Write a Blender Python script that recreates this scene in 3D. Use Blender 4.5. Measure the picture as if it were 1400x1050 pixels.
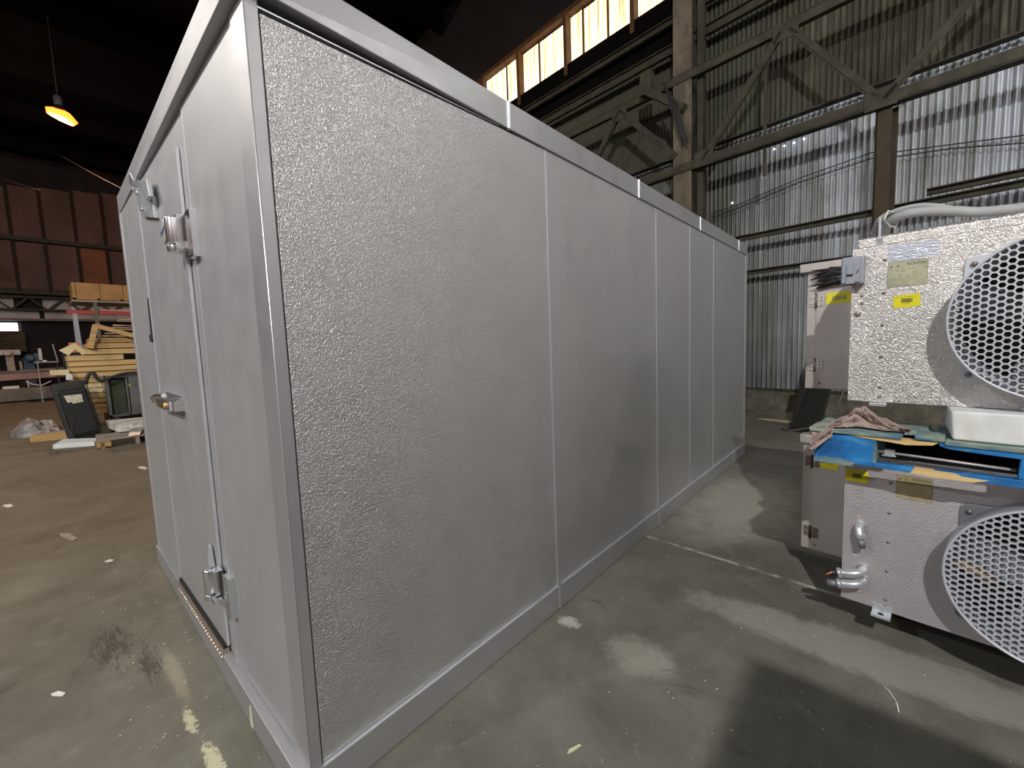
import bpy, bmesh, math, random
from mathutils import Vector, Matrix, Euler
R_ = math.radians
random.seed(7)
for o in list(bpy.data.objects): bpy.data.objects.remove(o)
sc = bpy.context.scene
COL = sc.collection

# ------------------------------------------------------------------ camera
cam_d = bpy.data.cameras.new('camera')
cam_d.sensor_width = 36.0
cam_d.lens = 577.63/1400*36
cam_d.clip_start = 0.02; cam_d.clip_end = 200
cam = bpy.data.objects.new('camera', cam_d); COL.objects.link(cam)
CR = Vector((0.74624, 0.66462, -0.03744)); CU = Vector((-0.03234, 0.09238, 0.99520)); CF = Vector((-0.66489, 0.74145, -0.09043))
m = Matrix((CR, CU, -CF)).transposed().to_4x4(); m.translation = Vector((1.19453, -0.41285, 1.31509))
cam.matrix_world = m
sc.camera = cam

# ------------------------------------------------------------------ world, exposure
w = bpy.data.worlds.new('night_air'); sc.world = w; w.use_nodes = True
w.node_tree.nodes['Background'].inputs[0].default_value = (0.55, 0.62, 0.75, 1)
w.node_tree.nodes['Background'].inputs[1].default_value = 0.02
sc.view_settings.view_transform = 'Standard'; sc.view_settings.look = 'None'
sc.view_settings.exposure = 0.5; sc.view_settings.gamma = 1.0
sc.view_settings.use_curve_mapping = False

# ------------------------------------------------------------------ lamps: (name, x, y, z, watts, colour, disk size)
LAMPS = [
    ('front_right', 4.05, -5.70, 7.1, 3600, (1.0, 0.98, 0.94), 0.28),
    ('front_left', -2.4, -6.2, 5.6, 600, (0.90, 0.94, 1.0), 0.30),
    ('added_left_fill', -6.5, -4.6, 6.6, 1000, (1.0, 0.92, 0.83), 0.30),  # fill lamp added to brighten the left floor
    ('added_back_fill', 5.2, 4.6, 6.8, 300, (1.0, 0.97, 0.94), 0.28),  # fill lamp added to brighten the cooler's long side
    ('far_left', -17.4, 0.7, 8.5, 750, (1.0, 0.58, 0.38), 0.22),
]

# ------------------------------------------------------------------ material helpers
def newmat(name):
    m = bpy.data.materials.new(name); m.use_nodes = True
    nt = m.node_tree; b = nt.nodes['Principled BSDF']
    return m, nt, b
def N(nt, t, **kw):
    n = nt.nodes.new(t)
    for k, v in kw.items(): setattr(n, k, v)
    return n
def ramp(nt, src, stops, interp='LINEAR'):
    r = N(nt, 'ShaderNodeValToRGB'); r.color_ramp.interpolation = interp
    e = r.color_ramp.elements
    while len(e) > 1: e.remove(e[-1])
    e[0].position = stops[0][0]; e[0].color = (*stops[0][1], 1)
    for p, c in stops[1:]:
        x = e.new(p); x.color = (*c, 1)
    nt.links.new(src, r.inputs[0]); return r.outputs[0]
def noise(nt, coord, scale, detail=4, rough=.55, dist=0.0, sc3=None):
    if sc3:
        mp = N(nt, 'ShaderNodeMapping'); mp.inputs['Scale'].default_value = sc3
        nt.links.new(coord, mp.inputs[0]); coord = mp.outputs[0]
    n = N(nt, 'ShaderNodeTexNoise'); n.inputs['Scale'].default_value = scale
    n.inputs['Detail'].default_value = detail; n.inputs['Roughness'].default_value = rough
    n.inputs['Distortion'].default_value = dist
    nt.links.new(coord, n.inputs['Vector']); return n.outputs['Fac']
def mixc(nt, fac, a, b, mode='MIX'):
    x = N(nt, 'ShaderNodeMix', data_type='RGBA', blend_type=mode)
    if isinstance(fac, (int, float)): x.inputs[0].default_value = fac
    else: nt.links.new(fac, x.inputs[0])
    for i, v in ((6, a), (7, b)):
        if isinstance(v, tuple): x.inputs[i].default_value = (*v, 1) if len(v) == 3 else v
        else: nt.links.new(v, x.inputs[i])
    return x.outputs[2]
def math_(nt, op, a, b=None, c=None):
    x = N(nt, 'ShaderNodeMath', operation=op)
    for i, v in enumerate((a, b, c)):
        if v is None: continue
        if isinstance(v, (int, float)): x.inputs[i].default_value = v
        else: nt.links.new(v, x.inputs[i])
    return x.outputs[0]
def bump(nt, b, h, strength, dist=0.002):
    bm_ = N(nt, 'ShaderNodeBump'); bm_.inputs['Strength'].default_value = strength
    bm_.inputs['Distance'].default_value = dist
    nt.links.new(h, bm_.inputs['Height']); nt.links.new(bm_.outputs[0], b.inputs['Normal'])
def mk(name, col, rough=.6, metal=0.0, col2=None, nscale=6, amt=(.4, .65), bs=None, bst=.3, bd=.002, stretch=None, emit=None, spec=None):
    m, nt, b = newmat(name)
    tc = N(nt, 'ShaderNodeTexCoord').outputs['Object']
    b.inputs['Base Color'].default_value = (*col, 1)
    b.inputs['Roughness'].default_value = rough; b.inputs['Metallic'].default_value = metal
    if spec is not None: b.inputs['Specular IOR Level'].default_value = spec
    if col2 is not None:
        f = noise(nt, tc, nscale, 6, .6, .3, stretch)
        nt.links.new(ramp(nt, f, [(amt[0], col), (amt[1], col2)]), b.inputs['Base Color'])
    if bs: bump(nt, b, noise(nt, tc, bs, 3, .6, .2, stretch), bst, bd)
    if emit:
        b.inputs['Emission Color'].default_value = (*emit[0], 1); b.inputs['Emission Strength'].default_value = emit[1]
    return m

def stucco(name, c1, c2, rough, metal, scale, st, dirt=None, dist=.0015):
    """embossed sheet metal: worm-like pebbles plus mottled tone"""
    m, nt, b = newmat(name)
    tc = N(nt, 'ShaderNodeTexCoord').outputs['Object']
    big = noise(nt, tc, 1.7, 5, .6)
    c = ramp(nt, big, [(.35, c1), (.65, c2)])
    if dirt:
        d = noise(nt, tc, 3.0, 8, .7, .6, (1, 1, .35))
        c = mixc(nt, ramp(nt, d, [(.52, (0, 0, 0)), (.75, (.6, .6, .6))]), c, dirt)
    nt.links.new(c, b.inputs['Base Color'])
    b.inputs['Metallic'].default_value = metal
    rr = ramp(nt, noise(nt, tc, 9, 4), [(.3, (rough-.05,)*3), (.7, (rough+.06,)*3)])
    nt.links.new(rr, b.inputs['Roughness'])
    n1 = noise(nt, tc, scale, 2, .5, 1.2)
    n2 = noise(nt, tc, scale*4, 2, .6)
    h = math_(nt, 'ADD', ramp(nt, n1, [(.38, (0, 0, 0)), (.60, (1, 1, 1))]), math_(nt, 'MULTIPLY', n2, .22))
    bump(nt, b, h, st, dist)
    return m

M = {}
M['side'] = stucco('embossed_galvalume_side', (.54, .54, .545), (.58, .58, .58), .43, .84, 150, .75)
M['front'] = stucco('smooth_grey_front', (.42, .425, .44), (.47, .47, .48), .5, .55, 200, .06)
M['cap'] = stucco('cap_sheet', (.41, .41, .43), (.45, .45, .465), .46, .65, 200, .07)
M['edge'] = mk('edge_glint_metal', (.86, .88, .93), .38, .8)  # pale colour holds the glint of bent panel edges
M['hvac'] = stucco('pebbled_aluminium', (.66, .635, .62), (.74, .715, .70), .36, .88, 125, .75, (.44, .39, .38))
M['hvac_low'] = stucco('dirty_pebbled_aluminium', (.60, .57, .59), (.68, .65, .67), .46, .72, 150, .40, (.34, .29, .28))
M['hvac_smooth'] = mk('dusty_painted_sheet', (.60, .56, .54), .5, .5, (.50, .45, .43), 3, (.35, .7), 60, .08)
M['guard'] = mk('guard_grey', (.58, .60, .66), .45, .25)
M['bracket_grey'] = mk('bracket_grey', (.20, .21, .23), .5, .4)
M['chrome'] = mk('chrome', (.86, .88, .92), .24, 1.0)
M['zinc'] = mk('zinc_plate', (.64, .67, .71), .36, .6, (.52, .55, .58), 12)
M['black'] = mk('black_paint', (.012, .012, .013), .5)
M['void'] = mk('dark_inside', (.006, .006, .006), .9)  # near-black colour carries the shade of hollow interiors
M['rubber'] = mk('black_rubber', (.02, .02, .02), .7, 0, (.035, .035, .035), 20)
M['brass'] = mk('brass_and_glow', (.95, .58, .26), .5, .5)  # brass, also coloured to carry the fan's orange glow
M['yellow'] = mk('yellow_sticker', (.78, .70, .015), .5)
M['ink'] = mk('black_ink', (.02, .02, .02), .6)
M['inkg'] = mk('grey_ink', (.18, .17, .12), .6)
M['plate'] = mk('data_plate', (.40, .40, .27), .5, .1, (.46, .46, .33), 12)
M['plate_low'] = mk('old_data_plate', (.47, .39, .22), .5, .1, (.38, .31, .17), 12)
M['foil'] = mk('foil_patch', (.72, .74, .82), .30, .9, (.60, .62, .72), 20, (.3, .7), 60, .7, .004, (1, 1, 3))
M['badge'] = mk('badge_face', (.55, .55, .54), .35, .3)
M['badge_ink'] = mk('badge_blue_ink', (.05, .08, .18), .5)
M['switch'] = mk('switch_grey', (.36, .38, .44), .45, .3)
M['screw'] = mk('dull_screw', (.25, .20, .18), .5, .6)
M['hinge_old'] = mk('rusty_hinge', (.30, .23, .19), .55, .5, (.18, .13, .11), 60)
M['hinge_new'] = mk('pale_hinge', (.62, .57, .53), .4, .5)
M['pipe'] = mk('grey_hose', (.36, .37, .38), .55, 0, (.28, .29, .29), 8)
M['foam'] = mk('white_foam', (.78, .80, .80), .8, 0, (.62, .62, .58), 8, (.45, .7), 30, .3)
M['foam_dirty'] = mk('stained_white_foam', (.72, .71, .66), .8, 0, (.42, .38, .30), 9, (.45, .62), 30, .3)
M['wood'] = mk('pale_pine', (.56, .36, .15), .7, 0, (.36, .21, .08), 5, (.38, .68), 30, .25, .002, (1, .25, 6))
M['wood2'] = mk('yellow_pine', (.66, .46, .20), .7, 0, (.48, .30, .11), 5, (.38, .68), 30, .25, .002, (1, .25, 6))
M['wood_pale'] = mk('cream_board', (.72, .60, .35), .7, 0, (.62, .50, .27), 6)
M['wood_grey'] = mk('weathered_board', (.34, .29, .24), .8, 0, (.20, .16, .12), 6, (.4, .65), 30, .3, .002, (1, .3, 5))
M['plywood'] = mk('plywood_brown', (.38, .19, .055), .65, 0, (.29, .14, .04), 4, (.4, .65), 14, .1)
M['splinter'] = mk('raw_split_wood', (.70, .45, .16), .7, 0, (.80, .60, .30), 14, (.4, .6), 60, .6, .003, (.25, 1, 4))
def blue_paint():
    m, nt, b = newmat('blue_pallet_paint')
    tc = N(nt, 'ShaderNodeTexCoord').outputs['Object']
    f = noise(nt, tc, 7, 6, .6, .5, (1, 1, 2))
    c = ramp(nt, f, [(.36, (.010, .11, .33)), (.55, (.014, .19, .52)), (.72, (.06, .32, .66))])
    f2 = noise(nt, tc, 13, 8, .7, .6, (.7, .7, 2.6))
    c = mixc(nt, ramp(nt, f2, [(.58, (0, 0, 0)), (.66, (1, 1, 1))]), c, (.16, .24, .24))
    nt.links.new(c, b.inputs['Base Color']); b.inputs['Roughness'].default_value = .55
    bump(nt, b, f2, .4, .003); return m
M['blue'] = blue_paint()
def blue_top():
    m, nt, b = newmat('worn_pallet_deck')
    tc = N(nt, 'ShaderNodeTexCoord').outputs['Object']
    f2 = noise(nt, tc, 11, 8, .7, .6, (.5, 2.2, 2.2))
    nt.links.new(ramp(nt, f2, [(.40, (.02, .15, .30)), (.50, (.20, .27, .24)), (.66, (.42, .44, .32))]), b.inputs['Base Color'])
    b.inputs['Roughness'].default_value = .75; bump(nt, b, f2, .4, .003); return m
M['bluetop'] = blue_top()
M['rag'] = mk('dusty_pink_cloth', (.40, .31, .28), .95, 0, (.28, .215, .19), 16, (.35, .7), 300, .3, .001)
M['steel_dark'] = mk('grimy_steel', (.038, .035, .026), .75, .2, (.078, .070, .050), 5, (.35, .7), 14, .35, .004)
M['steel_col'] = mk('grimy_column', (.10, .086, .062), .75, .15, (.24, .20, .145), 4, (.40, .75), 14, .4, .004, (1, 1, .4))
M['rust_post'] = mk('rusty_post', (.062, .044, .024), .8, .1, (.04, .032, .022), 6, (.4, .7), 20, .3)
M['concrete_curb'] = mk('rough_curb', (.085, .08, .062), .9, 0, (.17, .16, .125), 5, (.35, .65), 18, .9, .02)
M['roof'] = mk('dark_roof', (.003, .0028, .003), .95, 0, (.004, .0038, .004), 1.5, spec=.1)  # near-black base colour for ceiling and fascia
M['brown_wall'] = mk('brown_wall_panel', (.10, .060, .052), .8, 0, (.16, .090, .078), .8, (.35, .65), 3, .2, .01, (1, 1, .5))
M['brown_warm'] = mk('rusty_wall_panel', (.30, .11, .05), .8, 0, (.16, .07, .04), .9, (.35, .65))
M['grey_clad'] = mk('grey_cladding', (.60, .56, .56), .8, 0, (.40, .37, .37), 1.3, (.35, .65))
M['black_wall'] = mk('dark_wall', (.012, .012, .014), .9, 0, (.022, .020, .022), 1.0)  # near-black tone for walls and small dark parts
M['rib'] = mk('dark_rib', (.016, .011, .010), .8)
M['red'] = mk('red_rack_paint', (.42, .025, .015), .5)
M['rackgrey'] = mk('rack_grey', (.34, .34, .36), .6, .2)
M['orange'] = mk('orange_block', (.55, .16, .06), .7)
M['cab'] = mk('cabinet_steel', (.17, .17, .165), .5, .4, (.12, .12, .115), 4)
M['cabgreen'] = mk('green_board', (.045, .055, .030), .7)
M['suit'] = mk('charcoal_nylon', (.030, .029, .025), .85, 0, (.045, .043, .036), 40)
M['suit_pocket'] = mk('black_nylon', (.010, .010, .011), .7)
M['paper'] = mk('torn_paper', (.66, .62, .50), .8, 0, (.45, .40, .28), 25)
M['film'] = mk('dusty_plastic_film', (.20, .19, .18), .35, 0, (.36, .35, .34), 7, (.4, .6), 12, .8, .03)
M['machine'] = mk('cream_machine', (.55, .48, .38), .6, 0, (.25, .20, .16), 3)
M['bluem'] = mk('blue_machine', (.04, .09, .16), .6, 0, (.10, .14, .18), 5)
M['tarp'] = mk('olive_curtain', (.10, .075, .05), .9, 0, (.05, .038, .028), 1.5, (.4, .6), 2, .6, .05, (1, 1, 3))
M['beamgrey'] = mk('grey_steel_beam', (.22, .19, .18), .7, .2, (.14, .12, .11), 2)
M['beampink'] = mk('primed_steel_beam', (.42, .27, .25), .7, 0, (.32, .20, .19), 2)
M['crate'] = mk('added_crate', (.30, .22, .13), .8, 0, (.22, .15, .08), 3)
M['paint_chip'] = mk('cream_chip', (.62, .60, .38), .7)
M['white_chip'] = mk('white_chip', (.70, .70, .64), .7)
M['wire'] = mk('dull_wire', (.14, .13, .12), .6, .3)
M['wire_pale'] = mk('pale_wire', (.13, .10, .10), .7)
M['orangewire'] = mk('orange_insulation', (.75, .20, .08), .5)
M['red_wire'] = mk('red_wire', (.35, .03, .02), .5)
M['leaner'] = mk('dark_green_sheet', (.022, .028, .024), .45, .3)
M['daylight'] = mk('daylight_panel', (.8, .8, .85), .5, emit=((.86, .88, 1.0), 3.2))
M['hole'] = mk('daylight_hole', (.8, .8, 1), .5, emit=((.75, .72, 1.0), 9))
M['bulb_warm'] = mk('sodium_lens', (1, .5, .2), .4, emit=((1.0, .11, .008), 5))
M['bulb_white'] = mk('white_lens', (1, 1, 1), .4, emit=((1.0, .93, .85), 30))
M['wood_mull'] = mk('brown_window_timber', (.10, .045, .018), .8, 0, (.16, .075, .03), 6)

def clear_pane():
    m, nt, b = newmat('amber_fibreglass_pane')
    tc = N(nt, 'ShaderNodeTexCoord').outputs['Object']
    f = noise(nt, tc, 1, 5, .75, 0, (22, 1, .25))
    c = ramp(nt, f, [(.30, (.75, .30, .06)), (.42, (1.0, .60, .22)), (.52, (1.0, .88, .60)), (.62, (1, .98, .92))])
    nt.links.new(c, b.inputs['Emission Color'])
    s = ramp(nt, f, [(.30, (.12,)*3), (.45, (.30,)*3), (.62, (.75,)*3)])
    nt.links.new(math_(nt, 'MULTIPLY', s, 2.6), b.inputs['Emission Strength'])
    b.inputs['Base Color'].default_value = (.6, .5, .3, 1); return m
M['pane'] = clear_pane()

def corrugated(name, bright):
    m, nt, b = newmat(name)
    tc = N(nt, 'ShaderNodeTexCoord').outputs['Object']
    sx = N(nt, 'ShaderNodeSeparateXYZ'); nt.links.new(tc, sx.inputs[0])
    x = sx.outputs[0]; z = sx.outputs[2]
    cell = N(nt, 'ShaderNodeCombineXYZ')
    nt.links.new(math_(nt, 'FLOOR', math_(nt, 'DIVIDE', math_(nt, 'ADD', x, .31), .76)), cell.inputs[0])
    nt.links.new(math_(nt, 'FLOOR', math_(nt, 'DIVIDE', z, 2.49)), cell.inputs[2])
    wn = N(nt, 'ShaderNodeTexWhiteNoise'); nt.links.new(cell.outputs[0], wn.inputs[0])
    f = noise(nt, tc, 1, 6, .65, .3, (9, 1, .45))
    if bright:
        c = ramp(nt, f, [(.28, (.17, .165, .14)), (.48, (.38, .40, .42)), (.68, (.56, .60, .64))])
        sheet = ramp(nt, wn.outputs[0], [(0, (.52, .52, .46)), (.35, (.82, .83, .82)), (1, (1.0, 1.02, 1.08))])
    else:
        c = ramp(nt, f, [(.30, (.030, .029, .021)), (.52, (.058, .057, .044)), (.70, (.13, .127, .105))])
        sheet = ramp(nt, wn.outputs[0], [(0, (.7, .7, .62)), (1, (1.1, 1.05, .95))])
    c = mixc(nt, 1.0, c, sheet, 'MULTIPLY')
    rust = noise(nt, tc, 1, 7, .7, .4, (7, 1, .8))
    c = mixc(nt, ramp(nt, rust, [(.60, (0,)*3), (.75, (.8,)*3)]), c, (.12, .095, .06))
    # darker, greener tone towards the column
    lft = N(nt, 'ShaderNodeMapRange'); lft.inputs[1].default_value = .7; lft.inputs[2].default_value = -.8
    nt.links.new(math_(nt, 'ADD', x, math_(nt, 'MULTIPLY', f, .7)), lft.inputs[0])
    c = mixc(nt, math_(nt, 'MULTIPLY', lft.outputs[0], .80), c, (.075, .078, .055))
    nt.links.new(c, b.inputs['Base Color'])
    b.inputs['Metallic'].default_value = .35 if bright else .1
    b.inputs['Roughness'].default_value = .5 if bright else .75
    bump(nt, b, noise(nt, tc, 30, 4), .15, .003)
    return m
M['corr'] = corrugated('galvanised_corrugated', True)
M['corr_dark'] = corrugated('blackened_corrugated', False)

def floor_mat():
    m, nt, b = newmat('stained_concrete')
    tc = N(nt, 'ShaderNodeTexCoord').outputs['Object']
    sx = N(nt, 'ShaderNodeSeparateXYZ'); nt.links.new(tc, sx.inputs[0]); X, Y = sx.outputs[0], sx.outputs[1]
    a = noise(nt, tc, .9, 8, .62, .8)
    c = ramp(nt, a, [(.32, (.080, .077, .060)), (.50, (.145, .142, .118)), (.66, (.225, .220, .186))])
    a2 = noise(nt, tc, 4.5, 8, .7, .5)
    c = mixc(nt, .55, c, ramp(nt, a2, [(.3, (.090, .088, .072)), (.55, (.165, .161, .136)), (.75, (.235, .230, .198))]))
    # browner walkway towards the left
    lm = N(nt, 'ShaderNodeMapRange'); lm.inputs[1].default_value = .2; lm.inputs[2].default_value = -3.5
    nt.links.new(X, lm.inputs[0])
    c = mixc(nt, math_(nt, 'MULTIPLY', lm.outputs[0], .85), c, mixc(nt, 1.0, c, (1.02, .84, .66), 'MULTIPLY'))
    # oil stains
    o = noise(nt, tc, 1.6, 9, .75, 1.4, (1, 1.9, 1))
    c = mixc(nt, ramp(nt, o, [(.60, (0,)*3), (.72, (.75,)*3)]), c, (.055, .048, .036))
    def blob(cx, cy, rx, ry, amount, colr, ns=14, thr=(.45, .60)):
        nonlocal c
        dx = math_(nt, 'DIVIDE', math_(nt, 'SUBTRACT', X, cx), rx); dy = math_(nt, 'DIVIDE', math_(nt, 'SUBTRACT', Y, cy), ry)
        d = math_(nt, 'ADD', math_(nt, 'MULTIPLY', dx, dx), math_(nt, 'MULTIPLY', dy, dy))
        inn = N(nt, 'ShaderNodeMapRange'); inn.inputs[1].default_value = 1.0; inn.inputs[2].default_value = 0.0
        nt.links.new(d, inn.inputs[0])
        nn = noise(nt, tc, ns, 8, .8, .7) if not isinstance(ns, tuple) else noise(nt, tc, 1, 8, .8, .9, (ns[0], ns[1], 1))
        k = ramp(nt, math_(nt, 'ADD', math_(nt, 'MULTIPLY', inn.outputs[0], .35), math_(nt, 'MULTIPLY', nn, .62)), [(thr[0], (0,)*3), (thr[1], (amount,)*3)])
        c = mixc(nt, k, c, colr)
    blob(-1.45, -.31, .50, .16, .75, (.045, .038, .030), (12, 60), (.60, .66))      # rubbed tar patch
    blob(-1.15, -.21, .45, .09, .75, (.045, .038, .030), (12, 60), (.60, .66))
    blob(-.40, -.150, .22, .040, 1.0, (.50, .48, .33), 45, (.555, .60))       # flaking cream paint
    blob(-.66, -.165, .16, .035, .9, (.50, .48, .33), 45, (.565, .61))
    blob(-1.0, -.15, .30, .035, .35, (.45, .40, .29), 30, (.40, .6))
    blob(.10, 1.15, .10, .07, .8, (.50, .49, .44), 30, (.52, .62))
    blob(.45, 1.15, .2, .15, .5, (.40, .38, .33), 16, (.42, .6))
    blob(.35, 3.2, .5, 1.1, .45, (.42, .40, .35), 6, (.38, .62))  # brighter far floor put into the colour as a pale patch
    blob(1.2, 1.72, .9, .16, .55, (.34, .34, .31), 9, (.36, .5))  # lit strip before the lower unit, painted into the concrete
    # thin worn paint line crossing to the stacked units
    l1 = math_(nt, 'ABSOLUTE', math_(nt, 'SUBTRACT', Y, math_(nt, 'MULTIPLY_ADD', X, -.05, 2.215)))
    n6 = noise(nt, tc, 8, 5, .7)
    band = N(nt, 'ShaderNodeMapRange'); band.inputs[1].default_value = .017; band.inputs[2].default_value = .010
    nt.links.new(l1, band.inputs[0])
    gate = math_(nt, 'MULTIPLY', math_(nt, 'GREATER_THAN', X, -.1), math_(nt, 'LESS_THAN', X, 1.1))
    k = math_(nt, 'MULTIPLY', math_(nt, 'MULTIPLY', band.outputs[0], gate), ramp(nt, n6, [(.40, (0,)*3), (.55, (.75,)*3)]))
    c = mixc(nt, k, c, (.50, .48, .40))
    # specks of grit
    v = N(nt, 'ShaderNodeTexVoronoi'); v.inputs['Scale'].default_value = 15; nt.links.new(tc, v.inputs['Vector'])
    sp = math_(nt, 'MULTIPLY', math_(nt, 'LESS_THAN', v.outputs['Distance'], .055), math_(nt, 'GREATER_THAN', noise(nt, tc, 3, 2), .52))
    c = mixc(nt, math_(nt, 'MULTIPLY', sp, .35), c, (.45, .43, .38))
    nt.links.new(c, b.inputs['Base Color'])
    nt.links.new(ramp(nt, a2, [(.3, (.62,)*3), (.7, (.82,)*3)]), b.inputs['Roughness'])
    b.inputs['Specular IOR Level'].default_value = .25
    hh = math_(nt, 'ADD', math_(nt, 'MULTIPLY', noise(nt, tc, 70, 5, .7), .5), a2)
    bump(nt, b, hh, .5, .008)
    return m
M['floor'] = floor_mat()

# ------------------------------------------------------------------ mesh helpers
class MB:
    def __init__(s): s.b = bmesh.new(); s.mi = 0
    def _add(s, verts, faces, smooth=False):
        vs = [s.b.verts.new(v) for v in verts]
        for f in faces:
            try:
                fc = s.b.faces.new([vs[i] for i in f]); fc.smooth = smooth; fc.material_index = s.mi
            except ValueError: pass
        return s
    def box(s, x0, x1, y0, y1, z0, z1, rot=None, pivot=None):
        v = [Vector(p) for p in ((x0,y0,z0),(x1,y0,z0),(x1,y1,z0),(x0,y1,z0),(x0,y0,z1),(x1,y0,z1),(x1,y1,z1),(x0,y1,z1))]
        if rot:
            pv = Vector(pivot) if pivot else Vector(((x0+x1)/2,(y0+y1)/2,(z0+z1)/2)); e = Euler(rot).to_matrix()
            v = [e @ (p-pv) + pv for p in v]
        return s._add(v, [(0,3,2,1),(4,5,6,7),(0,1,5,4),(1,2,6,5),(2,3,7,6),(3,0,4,7)])
    def hexa(s, v8): return s._add([Vector(p) for p in v8], [(0,3,2,1),(4,5,6,7),(0,1,5,4),(1,2,6,5),(2,3,7,6),(3,0,4,7)])
    def bar(s, a, b_, w, h, up=(0, 0, 1)):
        a = Vector(a); b_ = Vector(b_); d = (b_-a).normalized(); up = Vector(up)
        r = d.cross(up)
        if r.length < 1e-4: r = d.cross(Vector((1, 0, 0)))
        r.normalize(); u = r.cross(d)
        v = [p + r*i*w/2 + u*j*h/2 for p in (a, b_) for i, j in ((-1,-1),(1,-1),(1,1),(-1,1))]
        return s._add(v, [(0,1,2,3),(7,6,5,4),(0,4,5,1),(1,5,6,2),(2,6,7,3),(3,7,4,0)])
    def tube(s, pts, r, n=10, cap=True, closed=False):
        pts = [Vector(p) for p in pts]; rings = []; prev = None; L = len(pts)
        for i, p in enumerate(pts):
            if closed: d = pts[(i+1) % L]-pts[i-1]
            else: d = pts[min(i+1, L-1)]-pts[max(i-1, 0)]
            d.normalize()
            if prev is None:
                a = Vector((0, 0, 1)) if abs(d.z) < .9 else Vector((1, 0, 0)); u = d.cross(a).normalized()
            else: u = (prev - d*prev.dot(d)).normalized()
            prev = u; v = d.cross(u); rr = r[i] if isinstance(r, (list, tuple)) else r
            rings.append([s.b.verts.new(p + (u*math.cos(t)+v*math.sin(t))*rr) for t in [2*math.pi*k/n for k in range(n)]])
        rr_ = list(zip(rings, rings[1:])) + ([(rings[-1], rings[0])] if closed else [])
        for A, B in rr_:
            for k in range(n):
                f = s.b.faces.new((A[k], B[k], B[(k+1)%n], A[(k+1)%n])); f.smooth = True; f.material_index = s.mi
        if cap and not closed:
            for Rg in (rings[0], rings[-1]):
                f = s.b.faces.new(Rg); f.material_index = s.mi
        return s
    def prism(s, poly, axis, a, b_):
        """poly = 2-D points, extruded along axis from a to b"""
        def P(u, v, t): return {'x': (t, u, v), 'y': (u, t, v), 'z': (u, v, t)}[axis]
        n = len(poly)
        vs = [P(u, v, a) for u, v in poly] + [P(u, v, b_) for u, v in poly]
        return s._add(vs, [tuple(range(n))[::-1], tuple(range(n, 2*n))] + [(i, (i+1)%n, (i+1)%n+n, i+n) for i in range(n)])
    def lathe(s, prof, n=24, M4=None):
        """prof = (r, h) pairs round local +Z"""
        M4 = M4 or Matrix.Identity(4)
        rings = [[s.b.verts.new(M4 @ Vector((r*math.cos(2*math.pi*k/n), r*math.sin(2*math.pi*k/n), h))) for k in range(n)] for r, h in prof]
        for A, B in zip(rings, rings[1:]):
            for k in range(n):
                f = s.b.faces.new((A[k], A[(k+1)%n], B[(k+1)%n], B[k])); f.smooth = True; f.material_index = s.mi
        for Rg in (rings[0], rings[-1]):
            try: f = s.b.faces.new(Rg); f.material_index = s.mi
            except ValueError: pass
        return s
    def build(s, name, mats, parent=None, bevel=0, seg=2, smooth_angle=None):
        bmesh.ops.recalc_face_normals(s.b, faces=s.b.faces)
        me = bpy.data.meshes.new(name); s.b.to_mesh(me); s.b.free()
        for q in (mats if isinstance(mats, (list, tuple)) else [mats]): me.materials.append(q)
        o = bpy.data.objects.new(name, me); COL.objects.link(o)
        if parent: o.parent = parent
        if bevel:
            md = o.modifiers.new('bevel', 'BEVEL'); md.width = bevel; md.segments = seg; md.limit_method = 'ANGLE'
        return o
def tag(o, label=None, cat=None, group=None, kind=None):
    if label: o['label'] = label
    if cat: o['category'] = cat
    if group: o['group'] = group
    if kind: o['kind'] = kind
    return o
def thing(name, label, cat, loc=(0, 0, 0), rot=0, group=None):
    o = bpy.data.objects.new(name, None); o.empty_display_size = .1; COL.objects.link(o)
    o.location = loc; o.rotation_euler = rot if isinstance(rot, tuple) else (0, 0, rot)
    return tag(o, label, cat, group)
def struct(o): o['kind'] = 'structure'; return o
def along(p, d):
    """matrix taking local Z to direction d at point p"""
    q = Vector(d).normalized().to_track_quat('Z', 'Y').to_matrix().to_4x4(); q.translation = Vector(p); return q
def text_mesh(name, body, size, loc, rotm, mat, parent, align='LEFT', thick=.0004, sx=1.0):
    cu = bpy.data.curves.new(name, 'FONT'); cu.body = body; cu.size = size; cu.align_x = align; cu.extrude = thick
    t = bpy.data.objects.new(name, cu); COL.objects.link(t)
    dg = bpy.context.evaluated_depsgraph_get(); dg.update()
    me = bpy.data.meshes.new_from_object(t.evaluated_get(dg)); bpy.data.objects.remove(t)
    for v in me.vertices: v.co.x *= sx
    me.materials.clear(); me.materials.append(mat); me.name = name
    o = bpy.data.objects.new(name, me); COL.objects.link(o); o.parent = parent
    o.matrix_local = Matrix.Translation(loc) @ rotm; return o
def each(parent, name, mat, prof, pts, d=(0, -1, 0), n=8):
    """small turned pieces, one object each, sharing a mesh"""
    first = None; q = along((0, 0, 0), d)
    for p in pts:
        if first is None:
            b = MB(); b.lathe(prof, n, q); first = b.build(name, mat, parent); o = first
        else:
            o = first.copy(); COL.objects.link(o); o.parent = parent
        o.location = p
FACE_Y = Matrix.Rotation(R_(90), 4, 'X')          # lettering that faces -Y

# ================================================================== THE SETTING
WA = R_(-5.5)                                      # the back wall runs 5.5 degrees off the cold room
def wobj(o): o.location = (0, 8.30, 0); o.rotation_euler = (0, 0, WA); return o
b = MB(); b.box(-40, 12, -16, 14, -.2, 0); struct(b.build('floor', M['floor']))
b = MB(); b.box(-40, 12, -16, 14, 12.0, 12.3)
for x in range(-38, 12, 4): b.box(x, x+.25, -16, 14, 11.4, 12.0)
struct(b.build('ceiling', M['roof']))

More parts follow.
